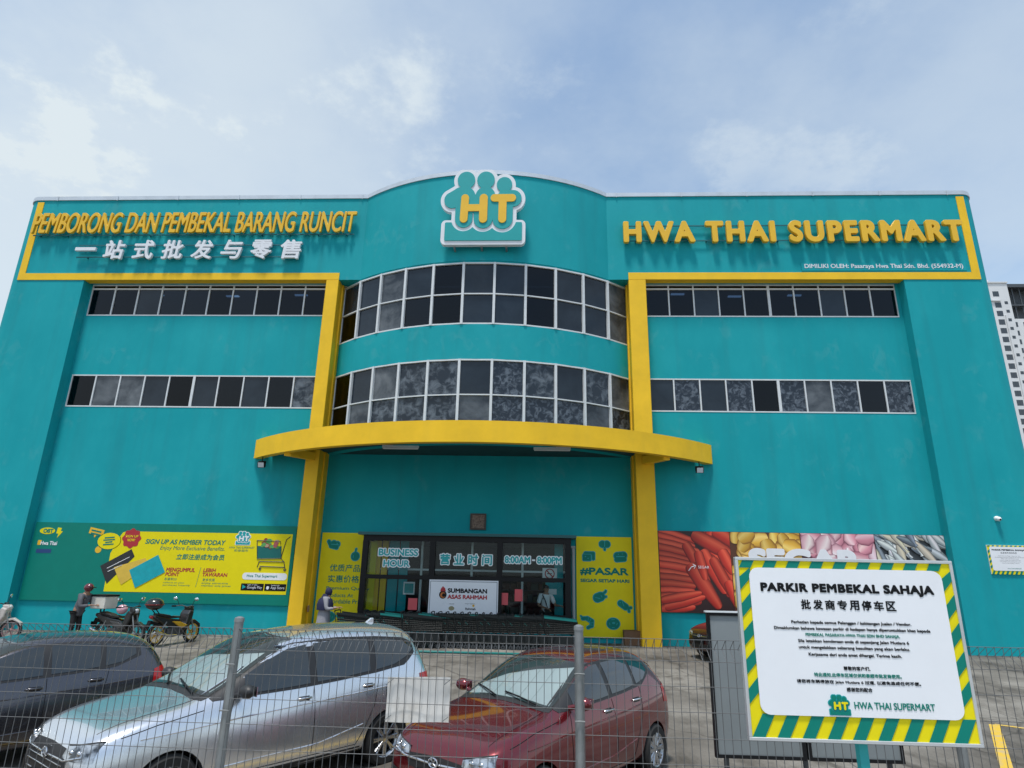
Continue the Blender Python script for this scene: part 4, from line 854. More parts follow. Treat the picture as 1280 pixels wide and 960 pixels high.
t = thing('parking_notice', 'small white notice with green and yellow striped edge on the teal pier', 'notice', (14.68,D-0.03,2.36))
q = MB(); q.box(-0.63,0.63,0,0.028,0,0.88); q.build('notice_board', M_ALU, t); notice_face(t, 1.24, 0.87, False)
# ================================================================== SHOPPING TROLLEYS
M_TRK = mat('trolley_dark_metal', (0.012,0.016,0.017), 0.45, metal=0.3); M_TRT = mat('trolley_teal_plastic', (0.0,0.17,0.155), 0.45)
def make_trolley(label):
    t = thing('shopping_trolley', label, 'trolley', (0,0,0), 0, 'nested shopping trolleys in front of the lobby')
    q = MB(); hw = 0.26                                    # x forward
    top = lambda x: 0.94-(0.42-x)*0 + (-0.42-x)*0 + 0.0
    zt = lambda x: 0.92-0.10*(x+0.45)/0.95; zb = lambda x: 0.46+0.05*(x+0.45)/0.95
    for s in (-1,1):
        y0, y1 = s*hw, s*(hw-0.04)
        for x in np.linspace(-0.42,0.50,20): q.tube([(x,y0*(1-0.12*(x+0.42)),zt(x)),(x,y1*(1-0.2*(x+0.42)),zb(x))], 0.008, 4)
        for k in np.linspace(0,1,8): q.tube([(-0.42,y0+(y1-y0)*(1-k),zb(-0.42)+k*(zt(-0.42)-zb(-0.42))),(0.50,(y0+(y1-y0)*(1-k))*0.86,zb(0.5)+k*(zt(0.5)-zb(0.5)))], 0.006, 4)
    for k in np.linspace(-1,1,7):
        q.tube([(-0.42,k*hw*.9,zb(-.42)),(0.50,k*hw*.75,zb(.5)),(0.52,k*hw*.82,zt(.5))], 0.005, 4)
    for s in (-1,1):
        for k in range(5):
            f0, f1 = k/5+.015, (k+1)/5-.03; y_ = lambda x, f: s*(hw-.045+.04*f)*(1-.15*(x+.42))
            P = [(x, y_(x,f), zb(x)+f*(zt(x)-zb(x))) for f in (f0,f1) for x in (-.41,.49)]; q.add(P+[(a,b-s*.006,c) for a,b,c in P], [(0,1,3,2),(4,6,7,5),(0,4,5,1),(2,3,7,6),(0,2,6,4),(1,5,7,3)])
    q.box(-.41,.49,-.2,.2,.465,.475); q.build('basket', M_TRK, t)
    q = MB()
    for s in (-1,1):
        q.tube([(-0.44,s*hw,0.90),(0.51,s*hw*0.86,0.815)], 0.011, 6); q.tube([(-0.50,s*0.27,1.0),(-0.42,s*0.27,0.55),(-0.34,s*0.27,0.20),(0.42,s*0.20,0.16)], 0.014, 6)
        q.tube([(-0.10,s*0.25,0.47),(-0.25,s*0.26,0.22)], 0.012, 6)
    q.tube([(-0.34,-0.27,0.20),(-0.34,0.27,0.20)], 0.012, 6); q.box(-.32,.42,-.21,.21,.17,.185); q.box(-.3,.40,-.235,-.225,.19,.40); q.box(-.3,.40,.225,.235,.19,.40); q.build('frame', M_TRK, t)
    q = MB(); q.tube([(-0.50,-0.28,1.0),(-0.52,-0.2,1.015),(-0.52,0.2,1.015),(-0.50,0.28,1.0)], 0.018, 8); q.build('handle', M_BLACK, t, 50)
    q = MB(); q.obox((-0.40,0,0.79), (0.012,0,0), (0,0.24,0), (-0.10,0,0.10)); q.build('child_seat_flap', M_TRT, t)
    q = MB()
    for s in (-1,1): q.obox((0.02,s*0.255,0.90), (0.47,-s*0.018,-0.045), (0,0.004,0), (0,0,0.028))
    q.build('side_trim', M_TRK, t)
    for x in (-0.33,0.40):
        for s in (-1,1):
            yy = s*(0.27 if x < 0 else 0.20); q = MB(); q.lathe([(0.02,-0.015),(0.06,-0.012),(0.06,0.012),(0.02,0.015)], (x,yy,0.06), 'y', 12); q.obox((x,yy,0.13),(0.015,0,0),(0,0.02,0),(0,0,0.045)); q.build('castor', M_DKGREY, t)
    return t
tw = make_trolley('dark trolley whose handle the person in the navy headscarf is holding')
ty, n_tr = 19.25, 25
words = ['one of the dark trolleys nested inside the long row below the lobby window']
def lead(o):
    for ch in o.children:
        if ch.name.startswith('side_trim'): ch.material_slots[0].link = 'OBJECT'; ch.material_slots[0].material = M_TRT; ch.name = 'teal_rim'
tw.location = (-5.38,ty-0.05,lot_z(ty)); tw.scale = (1,1,0.95)
xs = [-4.55+0.215*i for i in range(n_tr)]
for i, x in enumerate(xs):
    if i in (3,4,8): continue
    c = copy_tree(tw); c.location = (x,ty+(0.25 if i > 6 else 0.05)+0.01*math.sin(i*2.3),lot_z(ty)); c.rotation_euler.z = 0.02*math.sin(i*1.7)
    c['label'] = words[0] if 0 < i < n_tr-1 else ('dark trolley nested first in the row, just ahead of the pushed one' if i == 0 else 'dark trolley at the far end of the row, nearest the yellow market poster')
    if i in (2,7,14,20,n_tr-1): lead(c)
q = MB(); q.tube([(-3.4,18.3,-0.24),(-3.4,18.3,0.0),(0.95,18.35,0.0),(0.95,18.35,-0.24)], 0.03, 8); tag(q.build('trolley_bay_rail', M_TRT, None, 50), 'low teal rail on the ground in front of the nested trolleys', 'rail')
# cardboard carton by the column
q = MB(); q.box(-0.28,0.28,-0.2,0.2,0,0.42); q.box(-0.28,0.0,-0.205,0.205,0.421,0.43); q.box(0.005,0.28,-0.205,0.205,0.421,0.432); o = q.build('cardboard_carton', mat('cardboard', (0.20,0.11,0.06), 0.85, var=0.15)); o.location = (2.98,WE-0.3,0.0); tag(o, 'brown cardboard carton on the ground at the foot of the yellow column', 'carton')
# ================================================================== PEOPLE
def skin(name, joints, edges, parent, m, sub=2):
    """continuous skinned surface over joints {name: (x,y,z,r or (rx,ry))}; first joint is the root"""
    me = bpy.data.meshes.new(name); ks = list(joints); ix = {k: i for i, k in enumerate(ks)}
    me.from_pydata([joints[k][:3] for k in ks], [(ix[a], ix[b_]) for a, b_ in edges], [])
    o = bpy.data.objects.new(name, me); COL.objects.link(o)
    sm = o.modifiers.new('skin', 'SKIN'); sm.use_smooth_shade = True; o.modifiers.new('subdivision', 'SUBSURF').levels = sub; o.modifiers['subdivision'].render_levels = sub
    lay_ = me.skin_vertices[0].data if me.skin_vertices else None
    if lay_ is None: bpy.context.view_layer.update(); lay_ = me.skin_vertices[0].data
    for i, k in enumerate(ks):
        r = joints[k][3]; lay_[i].radius = r if isinstance(r, tuple) else (r, r); lay_[i].use_root = (i == 0)
    bpy.context.view_layer.update()
    m2 = bpy.data.meshes.new_from_object(o.evaluated_get(bpy.context.evaluated_depsgraph_get())); bpy.data.objects.remove(o); bpy.data.meshes.remove(me)
    m2.name = name; m2.polygons.foreach_set('use_smooth', [True]*len(m2.polygons)); return link(name, m2, m, parent)
M_SKIN = mat('skin_brown', (0.30,0.16,0.10), 0.55); M_HAIR = mat('black_hair', (0.012,0.010,0.009), 0.6)
def hand(J, E_, w, side, d, r=0.0085):
    """palm and five fingers from wrist joint w, pointing along d"""
    d = Vector(d).normalized(); up = Vector((0,0,1)) if abs(d.z) < 0.8 else Vector((1,0,0)); sd = d.cross(up).normalized(); W_ = Vector(J[w][:3]); pal = W_+d*0.07
    J['palm'+side] = (*pal, (0.036,0.02)); E_.append((w,'palm'+side))
    for i, (off, ln) in enumerate(((-0.030,0.062),(-0.010,0.078),(0.010,0.074),(0.029,0.056))):
        a = pal+d*0.035+sd*off; b_ = a+d*ln*0.55-up*0.015; c = b_+d*ln*0.3-up*0.03
        for n_, p in (('a',a),('b',b_),('c',c)): J['f%d%s%s' % (i,n_,side)] = (*p, r)
        E_ += [('palm'+side,'f%da%s' % (i,side)),('f%da%s' % (i,side),'f%db%s' % (i,side)),('f%db%s' % (i,side),'f%dc%s' % (i,side))]
    a = W_+d*0.04-sd*0.035; b_ = a+d*0.03-sd*0.02
    J['t1'+side] = (*a, r*1.1); J['t2'+side] = (*b_, r); E_ += [(w,'t1'+side),('t1'+side,'t2'+side)]
def person(label, loc, rz, h, lean, arms, top, legs, shirt_m, leg_m, headwear, skirt=False, short=False):
    """x forward. arms: {side: (elbow, hand)} relative positions for body height 1.7, lean = forward shift of the shoulders"""
    t = thing('person', label, 'person', loc, rz); k = h/1.70; t.scale = (k,k,k)
    J = {}; E_ = []
    J['hip'] = (0,0,0.95,(0.11,0.13)); J['waist'] = (lean*.4,0,1.10,(0.115,0.145)); J['chest'] = (lean*.8,0,1.28,(0.115,0.165)); J['neck0'] = (lean,0,1.42,(0.06,0.075)); J['neck'] = (lean+.02,0,1.49,0.052); J['head'] = (lean+.05,0,1.565,(0.088,0.072)); J['crown'] = (lean+.055,0,1.64,(0.075,0.065)); J['nose'] = (lean+.14,0,1.565,0.012)
    E_ += [('hip','waist'),('waist','chest'),('chest','neck0'),('neck0','neck'),('neck','head'),('head','crown'),('head','nose')]
    for s, n_ in ((1,'L'),(-1,'R')):
        (ex,ey,ez),(hx,hy,hz) = arms[n_]
        J['sh'+n_] = (lean,s*0.18,1.38,0.058); J['el'+n_] = (ex,ey,ez,0.043); J['wr'+n_] = (hx,hy,hz,0.028)
        E_ += [('neck0','sh'+n_),('sh'+n_,'el'+n_),('el'+n_,'wr'+n_)]; hand(J, E_, 'wr'+n_, n_, Vector((hx-ex,hy-ey,hz-ez)))
        kx = 0.05 if (s > 0) else 0.0
        J['th'+n_] = (0.0,s*0.09,0.86,0.085); J['kn'+n_] = (kx+.02,s*0.10,0.48,0.058); J['an'+n_] = (kx-.02,s*0.10,0.09,0.038); J['to'+n_] = (kx+.13,s*0.115,0.03,0.028); J['ear'+n_] = (lean+.045,s*0.082,1.575,0.014)
        E_ += [('hip','th'+n_),('th'+n_,'kn'+n_),('kn'+n_,'an'+n_),('an'+n_,'to'+n_),('head','ear'+n_)]
    skin('body', J, E_, t, M_SKIN)
    T = {kk: J[kk] for kk in ('hip','waist','chest','neck0','shL','shR','elL','elR','wrL','wrR')}
    gr = lambda r, a: tuple(x+a for x in r) if isinstance(r, tuple) else r+a
    T = {kk: (*v[:3], gr(v[3],0.030)) for kk, v in T.items()}; T['hip'] = (0,0,0.78,(0.145,0.18))
    if short:
        for n_ in 'LR':
            a, b_ = Vector(T['sh'+n_][:3]), Vector(T['el'+n_][:3]); T['el'+n_] = (*(a.lerp(b_,.85)), 0.068)
            T.pop('wr'+n_)
    T['neck0'] = (*J['neck0'][:3], (0.075,0.09))
    ed = [('hip','waist'),('waist','chest'),('chest','neck0'),('neck0','shL'),('neck0','shR'),('shL','elL'),('shR','elR')]+([] if short else [('elL','wrL'),('elR','wrR')])
    if not short:
        for n_ in 'LR': a, b_ = Vector(J['el'+n_][:3]), Vector(J['wr'+n_][:3]); T['wr'+n_] = (*(a.lerp(b_,.93)), 0.043)
    skin(top, T, ed, t, shirt_m)
    if skirt:
        q = MB(); q.lathe([(0.15,1.12),(0.19,0.95),(0.22,0.6),(0.26,0.12),(0.25,0.10),(0.02,0.10)], (0,0,0), 'z', 20); q.build(legs, leg_m, t, 50)
    else:
        P = {kk: (*J[kk][:3], gr(J[kk][3],0.014)) for kk in ('hip','thL','thR','knL','knR','anL','anR')}; skin(legs, P, [('hip','thL'),('hip','thR'),('thL','knL'),('thR','knR'),('knL','anL'),('knR','anR')], t, leg_m)
    q = MB()
    for n_ in 'LR': a = J['to'+n_]; q.ell((a[0]-.07,a[1],.035), .13,.05,.04, 12, 6)
    q.build('shoes', M_BLACK, t, 60)
    hx = lean+.045
    if headwear == 'helmet':
        q = MB(); q.ell((hx,0,1.63), .145,.125,.13, 18, 10); q.build('helmet', mat('helmet_maroon', (0.11,0.010,0.02), 0.25, coat=0.6), t, 60); q = MB(); q.obox((hx+.15,0,1.64),(.05,0,-.008),(0,.09,0),(0,0,.008)); q.build('helmet_peak', M_BLACK, t)
    elif headwear == 'hijab':
        q = MB(); q.ell((hx-.02,0,1.60), .115,.105,.135, 18, 10); q.lathe([(0.085,1.54),(0.13,1.44),(0.22,1.36),(0.26,1.22),(0.25,1.05),(0.10,1.04)], (hx-.10,0,0), 'z', 20); q.build('headscarf', mat('navy_cloth', (0.010,0.013,0.05), 0.8), t, 60)
    else:
        q = MB(); q.ell((hx-.015,0,1.635), .105,.088,.085, 16, 9); q.build('hair', M_HAIR, t, 60)
    q = MB()
    for s in (-1,1): q.ell((hx+.085,s*.03,1.585), .008,.012,.007, 8, 5)
    q.build('eyes', M_INK, t)
    return t
person('person in maroon helmet and grey jacket leaning over a white motorcycle box', (-13.05,18.25,lot_z(18.25)), R_(-8), 1.56, 0.20, {'L':((0.30,0.26,1.08),(0.52,0.14,1.12)),'R':((0.30,-0.26,1.08),(0.52,-0.12,1.12))}, 'jacket', 'trousers', mat('grey_jacket', (0.09,0.095,0.11), 0.8, var=0.25, vscale=9), mat('black_trousers', (0.012,0.012,0.014), 0.8), 'helmet')
person('person in a navy headscarf and grey dress pushing the end trolley beside the yellow column', (-6.28,19.2,lot_z(19.2)), R_(4), 1.56, 0.06, {'L':((0.12,0.24,1.08),(0.36,0.20,1.12)),'R':((0.12,-0.24,1.08),(0.36,-0.20,1.12))}, 'blouse', 'skirt', mat('grey_cloth', (0.27,0.27,0.30), 0.85, var=0.1), mat('grey_cloth', (0.27,0.27,0.30), 0.85), 'hijab', skirt=True)
person('person with black hair and white T-shirt standing behind the lobby glass', (0.22,VY+0.55,0.014), R_(-70), 1.72, 0.02, {'L':((0.10,0.30,1.10),(0.34,0.36,1.10)),'R':((0.06,-0.27,1.10),(0.24,-0.06,1.02))}, 'white_shirt', 'trousers', mat('white_cloth', (0.72,0.73,0.75), 0.85), mat('dark_trousers', (0.05,0.05,0.055), 0.8), 'hair', short=True)
bag = MB(); bag.tube(smooth_path([(0.12,VY+0.37,1.46),(0.22,VY+0.33,1.25),(0.30,VY+0.35,1.0)], 5), 0.015, 5); bag.obox((0.30,VY+0.32,0.95),(0.11,0,0.02),(0,0.04,0),(-0.02,0,0.09)); tag(bag.build('shoulder_bag', M_BLACK), 'dark shoulder bag worn across the white T-shirt behind the glass', 'bag')
# ================================================================== MOTORCYCLES
M_TYRE = mat('tyre_rubber', (0.018,0.018,0.018), 0.85); M_CHR = mat('chrome', (0.7,0.7,0.72), 0.15, metal=1.0); M_SEAT = mat('black_vinyl', (0.014,0.014,0.015), 0.5); M_MIRR = mat('mirror_glass', (0.85,0.87,0.9), 0.05, metal=1.0)
M_REDL = mat('red_lens', (0.40,0.01,0.01), 0.15, coat=0.5)
def slab(parent, name, poly, y0, y1, m, bev=0.02):
    q = MB(); q.prism(poly, lambda u, v, k: (u,k,v), y0, y1); return bevel_mod(q.build(name, m, parent), bev, 2)
def motorcycle(label, loc, rz, pc, ac, box=None):
    t = thing('motorcycle', label, 'motorcycle', loc, rz); pm = mat('bike_paint_%s' % label.split()[0], pc, 0.3, coat=0.5); am = mat('bike_trim_%s' % label.split()[0], ac, 0.3, coat=0.5)
    for x in (0.62,-0.60):
        q = MB(); q.lathe([(0.225,-0.035),(0.265,-0.045),(0.292,-0.02),(0.292,0.02),(0.265,0.045),(0.225,0.035),(0.215,0.0),(0.225,-0.035)], (x,0,0.292), 'y', 28); wl = q.build('wheel', M_TYRE, t, 40)
        q = MB(); q.lathe([(0.03,-0.06),(0.05,-0.05),(0.05,0.05),(0.03,0.06)], (x,0,0.292), 'y', 12)
        for k in range(5):
            for dk in (-0.16,0.16): a = 2*math.pi*k/5; q.tube([(x+.04*math.cos(a),0,.292+.04*math.sin(a)),(x+.222*math.cos(a+dk),0,.292+.222*math.sin(a+dk))], 0.012, 5)
        q.lathe([(0.205,-0.03),(0.228,-0.03),(0.228,0.03),(0.205,0.03),(0.205,-0.03)], (x,0,0.292), 'y', 28); q.build('rim', am, wl)
    slab(t, 'front_mudguard', [(0.36,0.42),(0.45,0.58),(0.64,0.63),(0.86,0.50),(0.88,0.40),(0.80,0.50),(0.63,0.57),(0.48,0.53)], -0.06, 0.06, pm, 0.01)
    q = MB()
    for s in (-1,1):
        q = MB(); q.tube([(0.62,s*.075,.292),(0.42,s*.075,.86)], 0.02, 8); q.build('fork_leg', M_STEEL, t, 50)
        q = MB(); q.tube([(-0.60,s*.09,.292),(-0.42,s*.11,.62)], 0.022, 8); q.build('shock_absorber', M_STEEL, t, 50)
    slab(t, 'leg_shield', [(0.34,0.92),(0.47,0.86),(0.44,0.66),(0.30,0.42),(0.12,0.30),(0.06,0.38),(0.22,0.56),(0.26,0.80)], -0.16, 0.16, pm, 0.03)
    slab(t, 'body_panel', [(0.20,0.52),(0.05,0.66),(-0.30,0.70),(-0.84,0.82),(-0.86,0.74),(-0.52,0.56),(-0.10,0.44)], -0.12, 0.12, pm, 0.03)
    slab(t, 'trim_panel', [(0.30,0.50),(0.02,0.60),(-0.25,0.62),(-0.10,0.53),(0.10,0.42)], -0.165, 0.165, am, 0.01)
    slab(t, 'engine', [(0.26,0.42),(0.20,0.24),(-0.15,0.20),(-0.36,0.28),(-0.34,0.44),(0.0,0.46)], -0.13, 0.13, M_DKGREY, 0.03)
    slab(t, 'seat', [(0.10,0.70),(0.02,0.76),(-0.22,0.74),(-0.34,0.80),(-0.70,0.86),(-0.72,0.80),(-0.30,0.70)], -0.13, 0.13, M_SEAT, 0.03)
    q = MB(); q.tube([(-0.05,-.15,.26),(-0.35,-.17,.26),(-0.85,-.18,.40)], [0.02,0.035,0.05], 10); q.build('exhaust', M_CHR, t, 50)
    slab(t, 'headlamp_cowl', [(0.30,0.98),(0.46,0.98),(0.52,0.90),(0.46,0.80),(0.36,0.84)], -0.11, 0.11, pm, 0.03)
    q = MB(); q.ell((0.485,0,0.90), .035,.08,.06, 12, 8); q.build('headlamp', mat('lamp_lens', (0.6,0.65,0.7), 0.1), t, 60)
    q = MB(); q.ell((-0.86,0,0.76), .03,.08,.04, 10, 6); q.build('tail_lamp', M_REDL, t, 60)
    q = MB(); q.tube([(0.22,-.36,1.0),(0.30,-.18,1.02),(0.34,0,0.98),(0.30,.18,1.02),(0.22,.36,1.0)], 0.015, 8); q.build('handlebar', M_DKGREY, t, 50)
    for s in (-1,1):
        q = MB(); q.tube([(0.24,s*.33,1.0),(0.12,s*.36,1.0)], 0.022, 8); q.build('grip', M_BLACK, t, 50)
        q = MB(); q.tube([(0.27,s*.24,1.01),(0.25,s*.30,1.14),(0.24,s*.36,1.20)], 0.008, 6); mi = q.build('mirror', M_BLACK, t, 50)
        q = MB(); q.ell((0.24,s*.40,1.21), .018,.075,.05, 14, 8); q.build('mirror_glass', M_MIRR, mi, 60)
    slab(t, 'rear_mudguard', [(-0.62,0.60),(-0.90,0.68),(-0.98,0.42),(-0.94,0.42),(-0.88,0.58),(-0.62,0.54)], -0.06, 0.06, M_BLACK, 0.008)
    q = MB(); q.box(-0.985,-0.975,-.09,.09,.46,.58); q.build('number_plate', M_INK, t)
    q = MB(); q.tube([(-0.02,.12,.26),(-0.10,.24,.02)], 0.012, 6); q.build('side_stand', M_DKGREY, t)
    if box == 'white':
        q = MB(); q.box(-0.98,-0.48,-.22,.22,.93,1.26); bo = bevel_mod(q.build('delivery_box', mat('box_white', (0.62,0.60,0.54), 0.6, var=0.1), t), 0.02, 2)
        q = MB(); q.box(-1.0,-0.46,-.235,.235,1.255,1.31); bevel_mod(q.build('box_lid', M_BLACK, bo), 0.015, 2); q = MB(); q.tube([(-0.7,-.1,.8),(-0.7,-.1,.93)], 0.02, 6); q.tube([(-0.8,.1,.82),(-0.8,.1,.93)], 0.02, 6); q.build('box_rack', M_BLACK, bo)
    if box == 'black':
        q = MB(); q.ell((-0.82,0,1.10), .23,.24,.16, 18, 10); bo = q.build('top_box', mat('box_black', (0.015,0.015,0.017), 0.25, coat=0.4), t, 60); q = MB(); q.lathe([(0.20,-.006),(0.245,-.006),(0.245,.006),(0.20,.006)], (0,0,0), 'z', 24); sbo = q.build('box_band', M_REDL, bo); sbo.location = (-0.82,0,1.09)
        q = MB(); q.tube([(-0.66,-.08,.82),(-0.80,-.08,.95)], 0.015, 6); q.tube([(-0.66,.08,.82),(-0.80,.08,.95)], 0.015, 6); q.build('box_rack', M_BLACK, bo)
    return t
motorcycle('white scooter before the teal pier, apart from the black and yellow motorcycles', (-15.62,18.3,lot_z(18.3)), R_(12), (0.55,0.50,0.47), (0.40,0.22,0.22))
motorcycle('black motorcycle with a white delivery box, beside the helmeted person', (-11.75,18.3,lot_z(18.3)), R_(-14), (0.015,0.016,0.017), (0.05,0.05,0.05), 'white')
motorcycle('yellow and black motorcycle with a round black top box, seen from behind', (-10.4,18.7,lot_z(18.7)), R_(73), (0.014,0.014,0.015), (0.62,0.36,0.02), 'black')
q = MB(); q.ell((0,0,0), .15,.13,.13, 18, 10); o = q.build('helmet', mat('helmet_pink', (0.62,0.36,0.42), 0.3, coat=0.5), None, 60); o.location = (-11.75,18.25,lot_z(18.3)+0.93); tag(o, 'pale pink helmet resting on the seat of the black motorcycle', 'helmet')
# ================================================================== CARS
M_WIND = glass('car_windscreen', (0.88,0.97,0.95), 0.90, 0.01, 1.45)
M_TINT = mat('tinted_car_glass', (0.012,0.016,0.018), 0.03, spec=0.9, coat=0.6)
M_CABIN = mat('dark_cabin', (0.03,0.032,0.034), 0.7, var=0.3)
M_SHADE = mat('foil_sunshade', (0.44,0.46,0.49), 0.4, metal=0.3, bump=0.3, bscale=8)
M_LENS = mat('headlamp_lens', (0.50,0.53,0.57), 0.08, metal=0.6, coat=1.0, col2=(0.05,0.055,0.06), vscale=9, vlo=0.42, vhi=0.6)
M_TRIM = mat('black_plastic', (0.018,0.018,0.02), 0.5)
M_RIM = mat('alloy', (0.50,0.51,0.53), 0.25, metal=0.9)
def ring(st):
    x, W_, zb, zs, zr, zt, wb, wr = st; h = zs-zb
    half = [(0,zb),(W_*.88,zb),(W_*.975,zb+.10*h),(W_,zb+.40*h),(W_*.985,zb+.74*h),(wb,zs),(wr,zr),(wr*.62,zt-.012-(zt-zr)*.18),(0,zt)]
    pts = [(x,y,z) for y, z in half]+[(x,-y,z) for y, z in reversed(half[1:-1])]
    return pts
class Car:
    def __init__(s, stations, wheels, wr, ww, paint):
        mb = MB(); n = 16
        for st in stations: mb.v += ring(st); mb.c += [None]*n
        for i in range(len(stations)-1):
            for j in range(n): mb.f.append((i*n+j, i*n+(j+1)%n, (i+1)*n+(j+1)%n, (i+1)*n+j)); mb.mi.append(0)
        mb.f += [tuple(range(n)), tuple((len(stations)-1)*n+j for j in range(n-1,-1,-1))]; mb.mi += [0,0]
        me = mb.mesh('body'); o = bpy.data.objects.new('tmp', me); COL.objects.link(o)
        sb = o.modifiers.new('s', 'SUBSURF'); sb.levels = 3; sb.render_levels = 3
        dg = bpy.context.evaluated_depsgraph_get(); me0 = bpy.data.meshes.new_from_object(o.evaluated_get(dg))
        bm = bmesh.new(); bm.from_mesh(me0); s.bvh = BVHTree.FromBMesh(bm); bm.free()
        cut = MB(); r = wr+0.055
        for x in wheels:
            for sd in (-1,1):
                k = 32; vs = [(x+r*math.cos(2*math.pi*i/k), yy, wr-0.02+r*math.sin(2*math.pi*i/k)) for yy in (sd*0.52, sd*1.2) for i in range(k)]
                cut.add(vs, [tuple(range(k-1,-1,-1)), tuple(range(k,2*k))]+[(i,(i+1)%k,k+(i+1)%k,k+i) for i in range(k)])
        co = cut.build('tmpcut', None); o2 = bpy.data.objects.new('tmp2', me0); COL.objects.link(o2)
        bo = o2.modifiers.new('b', 'BOOLEAN'); bo.operation = 'DIFFERENCE'; bo.object = co; bo.solver = 'EXACT'
        dg = bpy.context.evaluated_depsgraph_get(); me1 = bpy.data.meshes.new_from_object(o2.evaluated_get(dg))
        if len(me1.polygons) < 100: me1 = me0.copy()
        for q in (o, o2, co): bpy.data.objects.remove(q)
        me1.name = 'body'; me1.polygons.foreach_set('use_smooth', [True]*len(me1.polygons)); me1.set_sharp_from_angle(angle=R_(38)); s.me = me1; s.paint = paint; s.wheels = wheels; s.wr = wr; s.ww = ww
    def hit(s, p, d, off):
        loc, nor, _, _ = s.bvh.ray_cast(Vector(p), Vector(d))
        if loc is None: return None
        if nor.dot(Vector(d)) > 0: nor = -nor
        return loc+nor*off
    def side(s, x, z, off, sd): return s.hit((x, sd*2.0, z), (0,-sd,0), off)
    def front(s, y, z, off): return s.hit((4, y, z), (-1,0,0), off)
    def rear(s, y, z, off): return s.hit((-4, y, z), (1,0,0), off)
    def top(s, x, y, off): return s.hit((x, y, 3), (0,0,-1), off)
    def patch(s, name, fn, A, B, m, parent, off=0.004, nu=14, nv=6, th=0.0):
        """sheet laid on the body between polylines A and B (2-D points given to fn)"""
        def samp(P, n):
            P = [np.array(p, float) for p in P]; d = np.cumsum([0]+[np.linalg.norm(b_-a) for a, b_ in zip(P, P[1:])]); t = np.linspace(0, d[-1], n)
            return [np.array([np.interp(q, d, [p[k] for p in P]) for k in (0,1)]) for q in t]
        a, b_ = samp(A, nu), samp(B, nu); mb = MB(); ok = True; G_ = []
        for i in range(nu):
            for j in range(nv):
                p = a[i]+(b_[i]-a[i])*j/(nv-1); h = fn(p[0], p[1], off)
                if h is None: ok = False; h = G_[-1] if G_ else Vector((0,0,0))
                G_.append(h)
        mb.add(G_, [(i*nv+j, i*nv+j+1, (i+1)*nv+j+1, (i+1)*nv+j) for i in range(nu-1) for j in range(nv-1)])
        return mb.build(name, m, parent, 50)
    def line(s, name, fn, P, r, m, parent, off=0.0, n=5):
        Q = []
        for a, b_ in zip(P, P[1:]):
            for k in range(8): t = k/8; Q.append(fn(a[0]+(b_[0]-a[0])*t, a[1]+(b_[1]-a[1])*t, off))
        Q.append(fn(P[-1][0], P[-1][1], off)); Q = [q for q in Q if q is not None]
        mb = MB()
        if len(Q) > 1: mb.tube(Q, r, n)
        return mb.build(name, m, parent, 60)
    def wheels_to(s, t, spokes, blk=False):
        for x in s.wheels:
            for sd in (-1,1):
                y = sd*(s.ww); w2 = 0.10; r = s.wr; c = (x,y,r)
                q = MB(); q.lathe([(r*.68,-w2),(r*.90,-w2*1.05),(r,-w2*.75),(r,w2*.75),(r*.90,w2*1.05),(r*.68,w2),(r*.66,0),(r*.68,-w2)], c, 'y', 36); wl = q.build('wheel', M_TYRE, t, 40)
                q = MB(); q.lathe([(r*.60,sd*.06),(r*.69,sd*.095),(r*.69,-sd*.09),(r*.62,-sd*.08),(r*.60,sd*.06)], c, 'y', 36); q.lathe([(0.0,sd*.075),(.06,sd*.07),(.06,sd*.02),(0,sd*.02)], c, 'y', 16)
                for k in range(spokes):
                    for dk in (-0.09,0.09):
                        a = 2*math.pi*k/spokes; q.tube([(x+.05*math.cos(a),y+sd*.06,r+.05*math.sin(a)),(x+r*.64*math.cos(a+dk),y+sd*.075,r+r*.64*math.sin(a+dk))], [0.022,0.013], 6)
                q.build('rim', M_RIM, wl, 40)
                q = MB(); q.lathe([(0.0,0.0),(r*.55,0.0),(r*.55,-sd*.02),(0,-sd*.02)], (x,y,r), 'y', 24); q.build('brake_disc', M_DKGREY, wl)
                q = MB(); q.lathe([(r+.05,-.18),(r+.05,.02)], (x,y-sd*.02,r-.02), 'y', 24); q.lathe([(0,-sd*.18),(r+.05,-sd*.18)], (x,y-sd*.02,r-.02), 'y', 24); q.build('wheel_arch_liner', M_BLACK, t)
